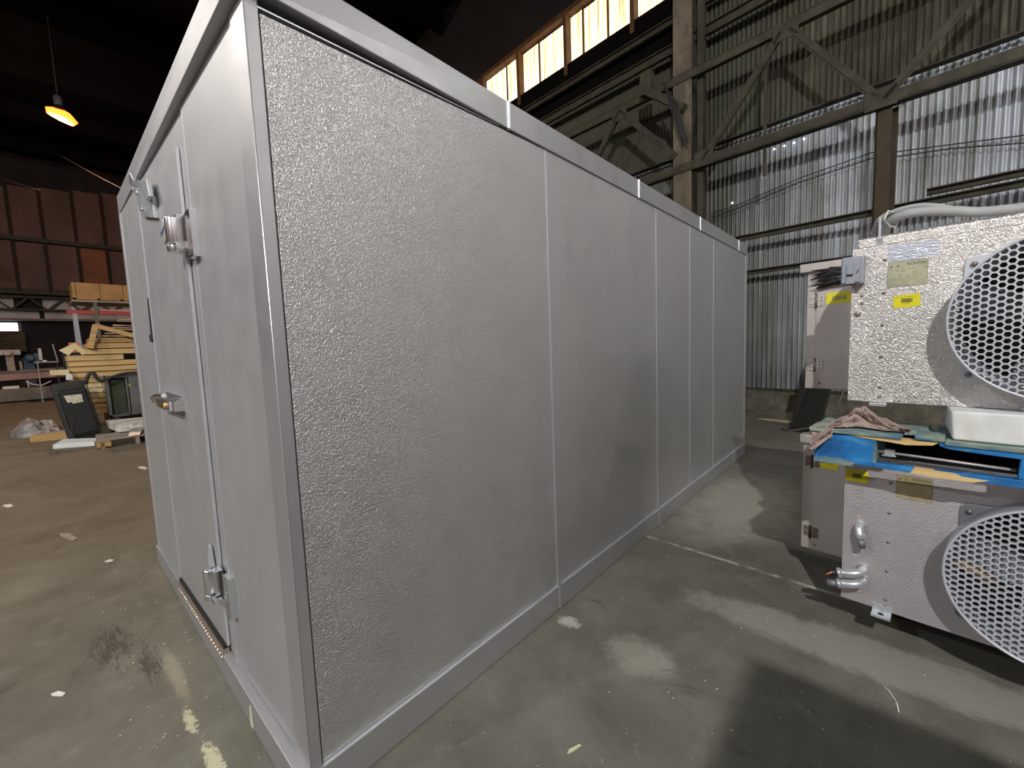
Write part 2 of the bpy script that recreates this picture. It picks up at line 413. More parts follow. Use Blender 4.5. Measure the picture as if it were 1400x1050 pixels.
# back wall : corrugated skin on a rough curb
def corr_sheet(x0, x1, z0, z1, y, mats, name, pitch=.078, amp=.011):
    b = MB(); n = int((x1-x0)/pitch*8); prev = None
    for i in range(n+1):
        x = x0+(x1-x0)*i/n; yy = y+amp*math.cos(2*math.pi*(x-x0)/pitch)
        c = (b.b.verts.new((x, yy, z0)), b.b.verts.new((x, yy, z1)))
        if prev:
            f = b.b.faces.new((prev[0], c[0], c[1], prev[1])); f.smooth = True
        prev = c
    return b.build(name, mats)
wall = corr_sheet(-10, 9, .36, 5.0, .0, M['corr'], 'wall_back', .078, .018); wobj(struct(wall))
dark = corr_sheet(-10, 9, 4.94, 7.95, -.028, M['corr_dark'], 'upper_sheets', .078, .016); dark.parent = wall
b = MB(); b.box(-34, -10, .02, .2, 0, 12); b.box(-10, 9, .03, .2, .30, 7.95); b.box(-10, -7.95, 0, .2, 7.9, 12); b.box(-1.5, 9, 0, .2, 7.9, 12); b.box(-7.95, -1.5, 0, .2, 9.12, 12)
b.build('wall_backing', M['black_wall'], wall)
each(wall, 'nail_hole', M['hole'], [(.0001, 0), (.014, .001), (.0001, .002)], [(x, -.045, z) for x, z in ((.04, 4.5), (-.1, 4.49), (-.24, 4.49), (-.39, 4.49), (-.55, 4.12), (-1.06, 3.78), (-2.71, 7.36), (-3.18, 7.13))])
b = MB()
n = 90
poly = []
for i in range(n+1):
    x = -10+19*i/n; poly.append((x, random.uniform(-.03, .0)))
for i in range(n):
    x0, d0 = poly[i]; x1, d1 = poly[i+1]
    b.hexa([(x0, -.20+d0, 0), (x1, -.20+d1, 0), (x1, .1, 0), (x0, .1, 0), (x0, -.15+d0, .33+random.uniform(-.012, .012)), (x1, -.15+d1, .33), (x1, .1, .36), (x0, .1, .36)])
o = b.build('trim_1', M['concrete_curb']); struct(o); wobj(o)
b = MB(); b.box(-34, 9, -.10, .02, .34, .375)
o = b.build('trim_2', M['steel_dark']); struct(o); wobj(o)

# clerestory window strip
W0, W1, WZ0, WZ1 = -7.93, -1.55, 7.97, 9.10
win = MB()
win.box(W0, W1, -.09, .04, WZ0-.05, WZ0); win.box(W0, W1, -.14, .04, WZ1-.05, WZ1+.06)
win.box(W0-.28, W0, -.10, .05, WZ0-.05, WZ1+.06); win.box(W1, W1+.1, -.1, .05, WZ0, WZ1)
win = win.build('window_1', M['wood_mull']); struct(win); wobj(win)
edges = [W0, -6.45, -4.83, -3.04, W1]
subs = [[-7.03], [-5.79], [-4.39, -3.71], [-2.3]]
for i in range(4):
    if i: b = MB(); b.box(edges[i]-.045, edges[i]+.045, -.13, .03, WZ0-.25, WZ1); b.build('mullion', M['wood_mull'], win)
    cuts = [edges[i]+(.045 if i else 0)] + subs[i] + [edges[i+1]-.045]
    for a, c in zip(cuts, cuts[1:]):
        p = corr_sheet(a+.012, c-.012, WZ0, WZ1-.05-random.uniform(0, .05), .03, M['pane'], 'pane', .07, .008); p.parent = win
    for sx in subs[i]:
        b = MB(); b.box(sx-.018, sx+.018, -.0, .035, WZ0, WZ1-.05); b.build('glazing_bar', M['wood_mull'], win)

# other walls closing the hall
b = MB(); b.box(9.0, 9.3, -16, 12, 0, 12); struct(b.build('wall_right', M['brown_wall']))
b = MB(); b.box(8.93, 8.95, -1.0, 9.0, 4.8, 9.2); w3 = struct(b.build('light_strip', mk('added_glow_sheet', (.8, .8, .8), .5, emit=((1.0, .97, .94), 1.55))))  # glowing strip added to light the cooler's long side
for y in range(-1, 10, 2):
    b = MB(); b.box(8.84, 8.93, y-.06, y+.06, 5.5, 9.3); b.build('mullion', M['wood_mull'], w3)  # bars across the added glowing strip
b = MB(); b.box(-40, 9.3, -16.3, -16, 0, 12); struct(b.build('wall_front', M['brown_wall']))
# far left wall with brown bays between dark ribs
b = MB(); b.box(-33.5, -32.4, -16, 14, 3.6, 12); b.box(-33.5, -32.4, -16, 14, 0, 3.6)
wl = struct(b.build('wall_left', M['black_wall']))
ribs = [-6.2, -5.0, -3.9, -2.8, -1.75, -.70, .41, 1.62, 2.78, 3.9, 5.0]
for i, (a, c) in enumerate(zip(ribs, ribs[1:])):
    for z0, z1, lower in ((5.2, 7.62, True), (7.8, 10.45+.12*a, False)):
        b = MB(); b.box(-32.4, -32.33, a+.05, c-.05, z0, z1)
        b.build('wall_panel', M['brown_warm'] if (lower and abs(a-1.62) < .01) else M['brown_wall'], wl)
for y in ribs:
    b = MB(); b.box(-32.35, -32.1, y-.06, y+.06, 5.0, 10.6); b.build('rib', M['rib'], wl)
b = MB(); b.box(-32.3, -31.9, -10, 8, 7.58, 7.78); b.build('wall_girt', M['steel_dark'], wl)
b = MB(); b.box(-32.3, -31.9, -10, 8, 4.88, 5.02); b.box(-32.3, -32.2, -10, 8, 5.02, 5.2); b.build('wall_girt', M['steel_dark'], wl)
for a, c in ((-6, -.95), (.05, 6)):
    b = MB(); b.box(-32.4, -32.3, a, c, 4.12, 4.7); b.build('grey_cladding', M['grey_clad'], wl)
b = MB(); b.box(-32.4, -32.25, -6, -.12, 3.66, 4.05); b.build('grey_cladding', M['grey_clad'], wl)
b = MB(); b.box(-32.4, -32.25, .06, 6, 3.66, 4.05); b.build('grey_cladding', M['grey_clad'], wl)
# daylight opening far left
b = MB(); b.box(-32.3, -32.25, -2.6, -.92, 3.02, 3.42)
w2 = b.build('window_2', M['daylight']); struct(w2)
b = MB(); b.box(-32.32, -32.2, -2.6, -.84, 2.96, 3.02); b.box(-32.32, -32.2, -.92, -.80, 3.0, 3.46); b.box(-32.32, -32.2, -2.6, -.8, 3.42, 3.50); b.build('window_frame', M['beamgrey'], w2)

# ---- long framework along the back wall (each a thing of its own)
def wthing(name, label, cat, group=None): return thing(name, label, cat, (0, 8.30, 0), WA, group)
col = wthing('steel_column', 'tall grimy riveted steel column in front of the corrugated wall', 'column')
b = MB(); b.box(-1.80, -1.47, -.83, -.80, 0, 11.6); b.build('front_flange', M['steel_col'], col)
b = MB(); b.box(-1.66, -1.61, -.80, -.25, 0, 11.6); b.build('web', M['steel_dark'], col)
b = MB(); b.box(-1.80, -1.47, -.25, -.22, 0, 11.6); b.build('rear_flange', M['steel_dark'], col)
each(col, 'rivet', M['steel_col'], [(.012, 0), (.008, .008), (.001, .010)], [(x, -.83, .4+.3*i) for i in range(36) for x in (-1.765, -1.505)], n=6)
b = MB(); b.box(-1.42, -1.32, -.70, -.62, 0, 11.5); b.build('conduit_riser', M['steel_dark'], col)

tr = wthing('wall_truss', 'long dark steel truss with zigzag braces before the corrugated wall', 'truss')
K = -.80
b = MB(); b.box(-9.8, 8.8, K-.05, K+.05, 4.31, 4.45); b.box(-9.8, 8.8, K-.05, K+.10, 4.30, 4.325); b.build('lower_chord', M['steel_dark'], tr)
b = MB(); b.box(-9.8, 8.8, K-.05, K+.05, 5.84, 5.98); b.box(-9.8, 8.8, K-.05, K+.10, 5.965, 5.985); b.build('upper_chord', M['steel_dark'], tr)
nodes = [(-9.0, 4.4), (-7.5, 5.9), (-6.0, 4.4), (-4.4, 5.9), (-3.95, 4.5)]
def brace(x0, z0, x1, z1, w=.11):
    b = MB(); b.bar((x0, K-.01, z0), (x1, K-.01, z1), .05, w, (0, -1, 0)); b.bar((x0, K-.045, z0), (x1, K-.045, z1), w, .012, (0, -1, 0)); b.build('brace', M['steel_dark'], tr)
for x0, z0, x1, z1 in ((-1.28, 4.38, -.1, 5.85), (.0, 5.85, 1.06, 4.40), (1.12, 4.38, 2.5, 5.85), (2.5, 5.85, 3.9, 4.4), (-2.9, 5.88, -1.75, 4.62), (-2.9, 5.88, -4.1, 4.4), (-4.2, 4.4, -5.5, 5.88), (-5.5, 5.88, -6.8, 4.4)):
    brace(x0, z0, x1, z1)
for x, z in ((-.04, 5.84), (1.08, 4.40), (-2.9, 5.82), (-1.24, 4.42)):
    b = MB(); b.box(x-.17, x+.17, K-.065, K-.052, z-.13, z+.13); b.build('gusset', M['steel_dark'], tr, .01)
b = MB(); b.box(-.34, -.30, K+.02, K+.06, 3.86, 5.85); b.build('hanger', M['steel_dark'], tr)

p = wthing('wall_post', 'short rusty upright between truss and lower wall rail', 'post')
b = MB(); b.box(1.02, 1.05, -.72, -.60, 2.6, 4.31); b.box(1.02, 1.24, -.62, -.60, 2.6, 4.31); b.build('web', M['rust_post'], p)
b = MB(); b.box(1.05, 1.20, -.79, -.77, 1.2, 4.31); b.build('flange', M['rust_post'], p)
for nm, lab, z, h, x0, x1, k in (('wall_rail', 'long brown steel rail crossing the lower corrugated wall', 2.98, .08, -1.3, 8.8, -.42),
                                 ('wall_rail', 'lowest dark rail on the corrugated wall, just above the curb side', 2.40, .07, -1.3, 8.8, -.30),
                                 ('wall_rail', 'short heavier rail lapped over the wall rail at right', 3.09, .075, 1.55, 8.8, -.50)):
    b = MB(); b.box(x0, x1, k-.04, k+.02, z, z+h); b.box(x0, x1, k-.10, k+.02, z+h-.015, z+h); o = b.build(nm, M['steel_dark']); wobj(tag(o, lab, 'rail'))
for lab, z, k, h in (('heavy dark crane beam under the clerestory strip', 6.70, -.35, .14), ('sooty upper beam directly below the amber window strip', 7.30, -.25, .10), ('slim pipe along the seam of dark and bright sheets', 4.85, -.12, .022)):
    b = MB(); b.box(-9.8, 8.8, k-.05, k+.03, z, z+h); b.box(-9.8, 8.8, k-.11, k+.03, z+h-.02, z+h)
    wobj(tag(b.build('wall_beam', M['steel_dark']), lab, 'beam'))
# plain dark fascia under window
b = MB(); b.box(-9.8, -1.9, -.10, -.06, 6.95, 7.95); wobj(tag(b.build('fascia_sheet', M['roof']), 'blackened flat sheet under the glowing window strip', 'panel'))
# rusty pulley bracket on column
br = wthing('column_bracket', 'rusty clamp bracket with hanging cable bundle on the column side', 'bracket')
b = MB(); b.bar((-2.30, -.95, 5.95), (-1.55, -.92, 5.35), .14, .12); b.box(-2.35, -2.15, -1.02, -.85, 5.85, 6.25); b.build('arm', M['steel_dark'], br)
b = MB()
for i in range(4): b.tube([(-1.9+.05*i, -.98, 5.9-.1*i), (-1.75+.04*i, -1.0, 5.4), (-1.62+.05*i, -.98, 4.95-.08*i), (-1.55, -.95, 4.7+.1*i)], .016, 6)
b.build('cable_bundle', M['rubber'], br)
# sagging wires across wall
for j, (dz, lab) in enumerate(((0, 'upper of two thin wires sagging across the corrugated wall'), (-.08, 'lower of two thin wires sagging across the corrugated wall'))):
    b = MB(); P = [(-1.4, 3.72), (-.96, 3.75), (0, 3.93), (.92, 4.02), (1.05, 3.96), (1.73, 3.84), (2.38, 3.72), (4, 3.7), (7, 3.9)]
    b.tube([(x, -.10-.02*j, z+dz*(1+.3*math.sin(x*3))-.05) for x, z in P], .008, 6); wobj(tag(b.build('sagging_wire', M['rubber']), lab, 'wire'))

# ================================================================== THE COLD ROOM
H, Wd, L, ZC, ZB = 2.30, 2.32, 4.81, 2.194, .124
cr = thing('walk_in_cooler', 'large grey metal walk-in cooler box standing on the concrete floor', 'cooler', (0, 0, 0))
b = MB(); b.box(-Wd+.03, -.03, .03, L-.03, .01, H-.06); b.build('cooler_body', M['void'], cr)
b = MB(); b.box(-Wd+.01, -.01, .01, L-.01, H-.06, H-.01); b.build('roof_panel', M['cap'], cr)
ys = [0.010, 1.203, 2.42, 3.063, 3.663, 4.795]
for i, (a, c) in enumerate(zip(ys, ys[1:])):
    b = MB(); g = .0022
    a2 = a+(.022 if i == 0 else g)
    if i == 0:      # top edge of the first panel sits low at the corner
        b.hexa([(-.04, a2, ZB), (-.0, a2, ZB), (-.0, c-g, ZB), (-.04, c-g, ZB), (-.04, a2, ZC-.032), (-.0, a2, ZC-.032), (-.0, c-g, ZC), (-.04, c-g, ZC)])
    else: b.box(-.04, 0, a2, c-g, ZB, ZC+.002)
    b.build('wall_panel', M['side'], cr, .004, 3)
    if i:
        b = MB(); b.box(-.02, .0014, a-.0019, a+.0019, ZB, ZC); b.build('seam_edge', M['edge'], cr)
# exposed lip and dark slot beneath the lifted cap
b = MB(); b.hexa([(-.02, .03, ZC-.022), (-.001, .03, ZC-.022), (-.001, .9, ZC-.003), (-.02, .9, ZC-.003), (-.02, .03, ZC-.018), (-.001, .03, ZC-.018), (-.001, .9, ZC), (-.02, .9, ZC)]); b.build('top_lip', M['edge'], cr)
# corner trims
b = MB(); b.prism([(-.100, -.004), (.004, -.004), (.004, .029), (-.02, .029), (-.02, .02), (-.100, .02)], 'z', ZB-.012, ZC+.01); b.build('corner_trim', M['cap'], cr, .0025, 3)
b = MB(); b.tube([(.0035, -.0035, ZB), (.0035, -.0035, ZC)], .0016, 6); b.build('trim_highlight_bead', M['edge'], cr)
b = MB(); b.box(-.03, .005, L-.035, L+.004, 0.0, ZC+.004); b.build('corner_trim', M['cap'], cr, .002)
b = MB(); b.box(-Wd-.003, -Wd+.05, -.004, .03, ZB, ZC); b.build('corner_trim', M['front'], cr, .003)
# cap segments along the long side; the first one flares outward at its near end
cs = [0.0, .952, 2.148, 3.281, 4.455, 4.815]
for i, (a, c) in enumerate(zip(cs, cs[1:])):
    b = MB(); e0 = .030 if i == 0 else .009; e1 = .008
    aa = a-(.03 if i == 0 else 0)
    b.hexa([(-.03, aa, ZC-.0), (e0, aa, ZC), (e1, c-.003, ZC), (-.03, c-.003, ZC), (-.03, aa, H), (e0-.012 if i == 0 else e0, aa, H), (e1, c-.003, H), (-.03, c-.003, H)])
    b.build('cap_trim', M['cap'], cr, .003)
    if 0 < i:
        b = MB(); b.box(-.01, .014, a-.006, a+.006, ZC-.002, H+.002); b.build('cap_joint', M['edge'], cr, .002)
b = MB(); b.hexa([(-Wd-.004, -.003, ZC), (.028, -.032, ZC), (.028, .02, ZC), (-Wd-.004, .02, ZC), (-Wd-.004, -.003, H), (.020, -.026, H), (.020, .02, H), (-Wd-.004, .02, H)]); b.build('cap_trim', M['cap'], cr, .003)
b = MB(); b.box(-Wd-.006, -Wd+.03, 0, L, ZC, H); b.build('cap_trim', M['cap'], cr, .003)
b = MB(); b.box(-Wd, 0, L-.03, L+.008, ZC, H); b.build('cap_trim', M['cap'], cr, .003)
b = MB(); b.box(-Wd+.02, -.02, L-.04, L, .05, ZC); b.build('rear_panel', M['side'], cr)
b = MB(); b.box(-Wd, -Wd+.04, .03, L-.02, .05, ZC); b.build('rear_panel', M['side'], cr)
# base
bs = [0.0, 1.203, 2.42, 4.33, 4.812]
for i, (a, c) in enumerate(zip(bs, bs[1:])):
    b = MB(); b.box(-.03, .010, a-(.012 if i == 0 else 0)+.002, c-.002, .004, ZB-.004); b.build('base_trim', M['cap'], cr, .002)
    b = MB(); b.box(-.02, .0102, a+.03, c-.002, ZB-.0045, ZB-.002); b.build('base_edge', M['edge'], cr)
    if i: b = MB(); b.box(-.02, .012, a-.002, a+.002, .006, ZB-.004); b.build('base_joint', M['edge'], cr)
b = MB(); b.hexa([(-Wd, -.012, .004), (.010, -.030, .004), (.010, .03, .004), (-Wd, .03, .004), (-Wd, -.012, ZB-.012), (.010, -.030, ZB-.012), (.010, .03, ZB-.004), (-Wd, .03, ZB-.004)])
b.build('base_trim', M['cap'], cr, .002)
b = MB(); b.box(-Wd, .0, L-.03, L, .004, ZB); b.box(-Wd, -Wd+.03, 0, L, .004, ZB); b.build('base_trim', M['cap'], cr)
# door end (faces -Y)
b = MB(); b.box(-.668, -.1035, .0, .04, ZB, ZC); b.build('wall_panel', M['front'], cr, .003, 2)
b = MB(); b.box(-1.640, -.674, .004, .04, ZB, ZC-.0); b.build('door_frame', M['front'], cr, .003)
b = MB(); b.box(-.6725, -.6695, -.002, .01, ZB, ZC); b.build('seam_edge', M['edge'], cr)
b = MB(); b.box(-Wd+.055, -1.645, .0, .04, ZB, ZC); b.build('wall_panel', M['front'], cr, .003, 2)
b = MB(); b.box(-Wd+.050, -Wd+.054, -.003, .01, ZB, ZC); b.build('seam_edge', M['edge'], cr)
b = MB(); b.box(-1.644, -1.640, -.002, .01, ZB, ZC-.04); b.build('seam_edge', M['edge'], cr)
door = MB(); door.box(-1.590, -.765, -.009, .004, .150, 2.080)
door = door.build('door', M['front'], cr, .004, 3); door['label'] = 'flush grey cooler door'
b = MB(); b.box(-1.600, -1.592, -.012, .004, .150, 2.080); b.build('gasket', M['front'], door, .001)
b = MB(); b.box(-1.5935, -1.5905, -.0125, .0, .150, 2.08); b.box(-.7645, -.7630, -.0095, .0, .15, 2.08); b.build('door_edge', M['edge'], door)
b = MB(); b.hexa([(-1.612, -.019, 1.40), (-1.592, -.019, 1.41), (-1.592, .0, 1.41), (-1.612, .0, 1.40), (-1.600, -.018, 1.62), (-1.594, -.018, 1.62), (-1.594, .0, 1.62), (-1.600, .0, 1.62)]); b.box(-1.635, -1.600, -.022, .0, 1.405, 1.44); b.build('torn_gasket', M['rubber'], door)
b = MB(); b.box(-1.585, -.775, -.020, .0, .136, .150); b.build('door_sweep', M['black'], cr)
b = MB(); b.box(-1.585, -.775, -.024, .0, .078, .136); b.build('threshold_strip', mk('tan_threshold', (.38, .30, .24), .4, .6), cr)
each(cr, 'threshold_rivet', mk('pale_rivet', (.75, .66, .60), .3, .7), [(.0085, 0), (.0085, .003), (.004, .006), (.0005, .007)], [(-1.565+i*.031, -.024, .100) for i in range(26)])
# hinges: leaf on the jamb, link, lift-off barrel
for z0 in (1.700, .365):
    b = MB()
    b.box(-.672, -.608, -.022, -.0, z0-.035, z0+.125)
    b.box(-.790, -.676, -.030, -.014, z0-.0, z0+.026)
    b.lathe([(.020, 0), (.022, .003), (.022, .022), (.020, .025)], 20, Matrix.Translation((-.768, -.042, z0)))
    b.box(-.768, -.700, -.050, -.016, z0+.001, z0+.025)
    b.lathe([(.020, 0), (.022, .003), (.022, .092), (.018, .096), (.0005, .096)], 20, Matrix.Translation((-.768, -.042, z0+.030)))
    b.box(-.770, -.712, -.040, -.009, z0+.030, z0+.126)
    b.build('hinge', M['chrome'], door, .002)
    b = MB(); b.box(-.706, -.678, -.021, -.012, z0+.028, z0+.120); b.build('hinge_gap', M['black'], door)
b = MB(); b.hexa([(-.90, -.018, .47), (-.80, -.034, .47), (-.80, -.014, .47), (-.90, -.014, .47), (-.86, -.018, .555), (-.82, -.026, .555), (-.82, -.014, .555), (-.86, -.014, .555)]); b.build('hinge_cover', M['zinc'], door)
# round badge
b = MB(); b.lathe([(.050, 0), (.050, .004), (.046, .006), (.0005, .006)], 32, along((-1.085, -.009, 1.845), (0, -1, 0))); bd = b.build('badge', [M['badge']], door)
text_mesh('badge_lettering', 'Kolpak', .030, (-1.087, -.0158, 1.837), Matrix.Rotation(R_(-16), 4, 'Y') @ FACE_Y, M['badge_ink'], door, 'CENTER')
# latch handle
b = MB()
b.hexa([(-1.42, -.052, 1.088), (-1.06, -.048, 1.088), (-1.06, -.008, 1.088), (-1.42, -.008, 1.088), (-1.42, -.052, 1.126), (-1.06, -.048, 1.126), (-1.06, -.008, 1.148), (-1.42, -.008, 1.156)])
b.tube([(-1.36, -.030, 1.140), (-1.46, -.040, 1.136), (-1.545, -.042, 1.122), (-1.585, -.034, 1.104), (-1.60, -.018, 1.096), (-1.58, -.018, 1.082), (-1.50, -.022, 1.080)], [.011, .014, .015, .014, .012, .010, .008], 12)
b.build('latch_handle', M['chrome'], door, .004, 3)
each(door, 'key_cylinder', M['brass'], [(.011, 0), (.011, .006), (.002, .006)], [(-1.22, -.050, 1.107)], n=14)
b = MB(); b.box(-1.125, -1.11, -.053, -.046, 1.088, 1.128); b.build('latch_end_band', M['edge'], door, .001)
# door closer hook
b = MB()
b.prism([(-1.580, 2.150), (-1.455, 1.985), (-1.165, 1.915), (-1.165, 2.005), (-1.30, 2.085), (-1.45, 2.150)], 'y', -.026, -.009)
b.tube([(-1.40, -.040, 2.10), (-1.38, -.046, 2.125), (-1.40, -.048, 2.150), (-1.45, -.046, 2.170), (-1.50, -.042, 2.165), (-1.53, -.038, 2.145), (-1.53, -.032, 2.12)], .008, 8)
b.prism([(-1.24, 2.020), (-1.24, 2.090), (-1.13, 2.060), (-1.10, 1.985), (-1.17, 1.985)], 'y', -.044, -.030)
b.build('door_closer', M['zinc'], door, .002)
each(door, 'closer_screw', M['chrome'], [(.010, 0), (.008, .006), (.001, .008)], [(-1.45, -.030, 2.09), (-1.38, -.030, 2.00)], n=10)
# cream paint tab on the base
b = MB(); b.prism([(-.464, .005), (-.452, .085), (-.444, .09), (-.436, .006)], 'y', -.0285, -.0250)
b.build('peeling_tape', M['paint_chip'], cr)

# ================================================================== STACKED UNIT COOLERS
ACL = (1.067, 1.869, 0); ACR = R_(-6)
def aloc(s, y, z=0):
    v = Matrix.Rotation(ACR, 3, 'Z') @ Vector((s, y, z)); return (ACL[0]+v.x, ACL[1]+v.y, v.z)
def guard_mesh(Rg=.262, a=.0125, w=.0030, t=.010):
    b = MB(); V3 = math.sqrt(3)
    def cl(p):
        r = math.hypot(*p); return p if r <= Rg else (p[0]*Rg/r, p[1]*Rg/r)
    nx = int(Rg/(1.5*a))+2; nz = int(Rg/(V3*a))+2
    for i in range(-nx, nx+1):
        for j in range(-nz, nz+1):
            cx = 1.5*a*i; cz = V3*a*(j+(.5 if i % 2 else 0))
            if math.hypot(cx, cz) > Rg+a*.6: continue
            out = [cl((cx+a*math.cos(k*math.pi/3), cz+a*math.sin(k*math.pi/3))) for k in range(6)]
            ri = a-w
            inn = [cl((cx+ri*math.cos(k*math.pi/3), cz+ri*math.sin(k*math.pi/3))) for k in range(6)]
            vs = [b.b.verts.new((p[0], 0, p[1])) for p in out] + [b.b.verts.new((p[0], 0, p[1])) for p in inn] + [b.b.verts.new((p[0], t, p[1])) for p in inn]
            for k in range(6):
                q = (k+1) % 6
                for f in ((k, q, 6+q, 6+k), (6+k, 6+q, 12+q, 12+k)):
                    try: b.b.faces.new([vs[m_] for m_ in f])
                    except ValueError: pass
    me = bpy.data.meshes.new('honeycomb'); b.b.to_mesh(me); b.b.free(); me.materials.append(M['guard']); return me
HONEY = guard_mesh(.269)
def plate_with_holes(s0, s1, z0, z1, holes, y):
    """sheet with round openings, lying in the plane y"""
    b = bmesh.new(); es = []
    def loop(pts):
        vs = [b.verts.new(p) for p in pts]
        for i in range(len(vs)): es.append(b.edges.new((vs[i], vs[(i+1) % len(vs)])))
    loop([(s0, y, z0), (s1, y, z0), (s1, y, z1), (s0, y, z1)])
    for cx, cz, r in holes: loop([(cx+r*math.cos(t), y, cz+r*math.sin(t)) for t in [2*math.pi*k/40 for k in range(40)]])
    bmesh.ops.triangle_fill(b, edges=es, use_beauty=True)
    return b
def sheet_obj(bm_, name, mat, parent, th):
    bmesh.ops.recalc_face_normals(bm_, faces=bm_.faces)
    me = bpy.data.meshes.new(name); bm_.to_mesh(me); bm_.free(); me.materials.append(mat)
    o = bpy.data.objects.new(name, me); COL.objects.link(o); o.parent = parent
    md = o.modifiers.new('thick', 'SOLIDIFY'); md.thickness = th; md.offset = 0
    return o
def sticker(s0, s1, z0, z1, par, y=-.0035, tilt=0, words=True):
    b = MB(); b.hexa([(s0, y, z0), (s1, y, z0-tilt), (s1, y+.001, z0-tilt), (s0, y+.001, z0), (s0, y, z1), (s1, y, z1-tilt), (s1, y+.001, z1-tilt), (s0, y+.001, z1)])
    st = b.build('inventory_sticker', M['yellow'], par)
    st['label'] = 'yellow barcode sticker'
    b = MB(); w_ = s1-s0; h = z1-z0; x = s0+w_*.30; rnd = random.Random(3)
    while x < s0+w_*.72:
        bw = w_*rnd.choice((.012, .012, .024, .036)); b.box(x, x+bw, y-.0006, y, z0+h*.38-tilt*.5, z0+h*.70-tilt*.5); x += bw+w_*rnd.choice((.012, .02))
    b.build('barcode', M['ink'], st)
    if words:
        b = MB()
        x = s0+w_*.08
        while x < s0+w_*.9:
            bw = w_*rnd.uniform(.04, .1); b.box(x, min(x+bw, s0+w_*.92), y-.0005, y, z0+h*.80-tilt*.5, z0+h*.83-tilt*.5); x += bw+w_*.02
        b.box(s0+w_*.36, s0+w_*.62, y-.0005, y, z0+h*.27-tilt*.5, z0+h*.30-tilt*.5)
        b.build('small_print', M['inkg'], st)
def data_plate(s0, s1, z0, z1, par, mat, dark):
    b = MB(); b.box(s0, s1, -.003, -.0008, z0, z1); pl = b.build('data_plate', mat, par); pl['label'] = 'printed rating plate'
    b = MB(); w_ = s1-s0; h = z1-z0; rnd = random.Random(11)
    for row in range(11):
        z = z0+h*(.06+.068*row)
        x = s0+w_*.03
        while x < s1-w_*.06:
            bw = w_*rnd.uniform(.03, .14)
            if rnd.random() < .62: b.box(x, min(x+bw, s1-w_*.03), -.0036, -.003, z, z+h*.014)
            x += bw+w_*rnd.uniform(.02, .08)
    for t in (0, 1):
        b.box(s0, s1, -.0036, -.003, z0+t*(h-.0012), z0+.0012+t*(h-.0012)); b.box(s0+t*(w_-.0012), s0+.0012+t*(w_-.0012), -.0036, -.003, z0, z1)
    b.lathe([(.0045, 0), (.0045, .0006)], 12, along((s0+w_*.09, -.003, z0+h*.82), (0, -1, 0)))
    b.prism([(s0+w_*.20, z0+h*.82), (s0+w_*.26, z0+h*.86), (s0+w_*.32, z0+h*.82), (s0+w_*.26, z0+h*.78)], 'y', -.0036, -.003)
    b.build('plate_print', dark, pl)
    text_mesh('plate_lettering', 'KOLPAK', h*.15, (s0+w_*.97, -.0032, z0+h*.82), FACE_Y, M['ink'], pl, 'RIGHT', .0003)

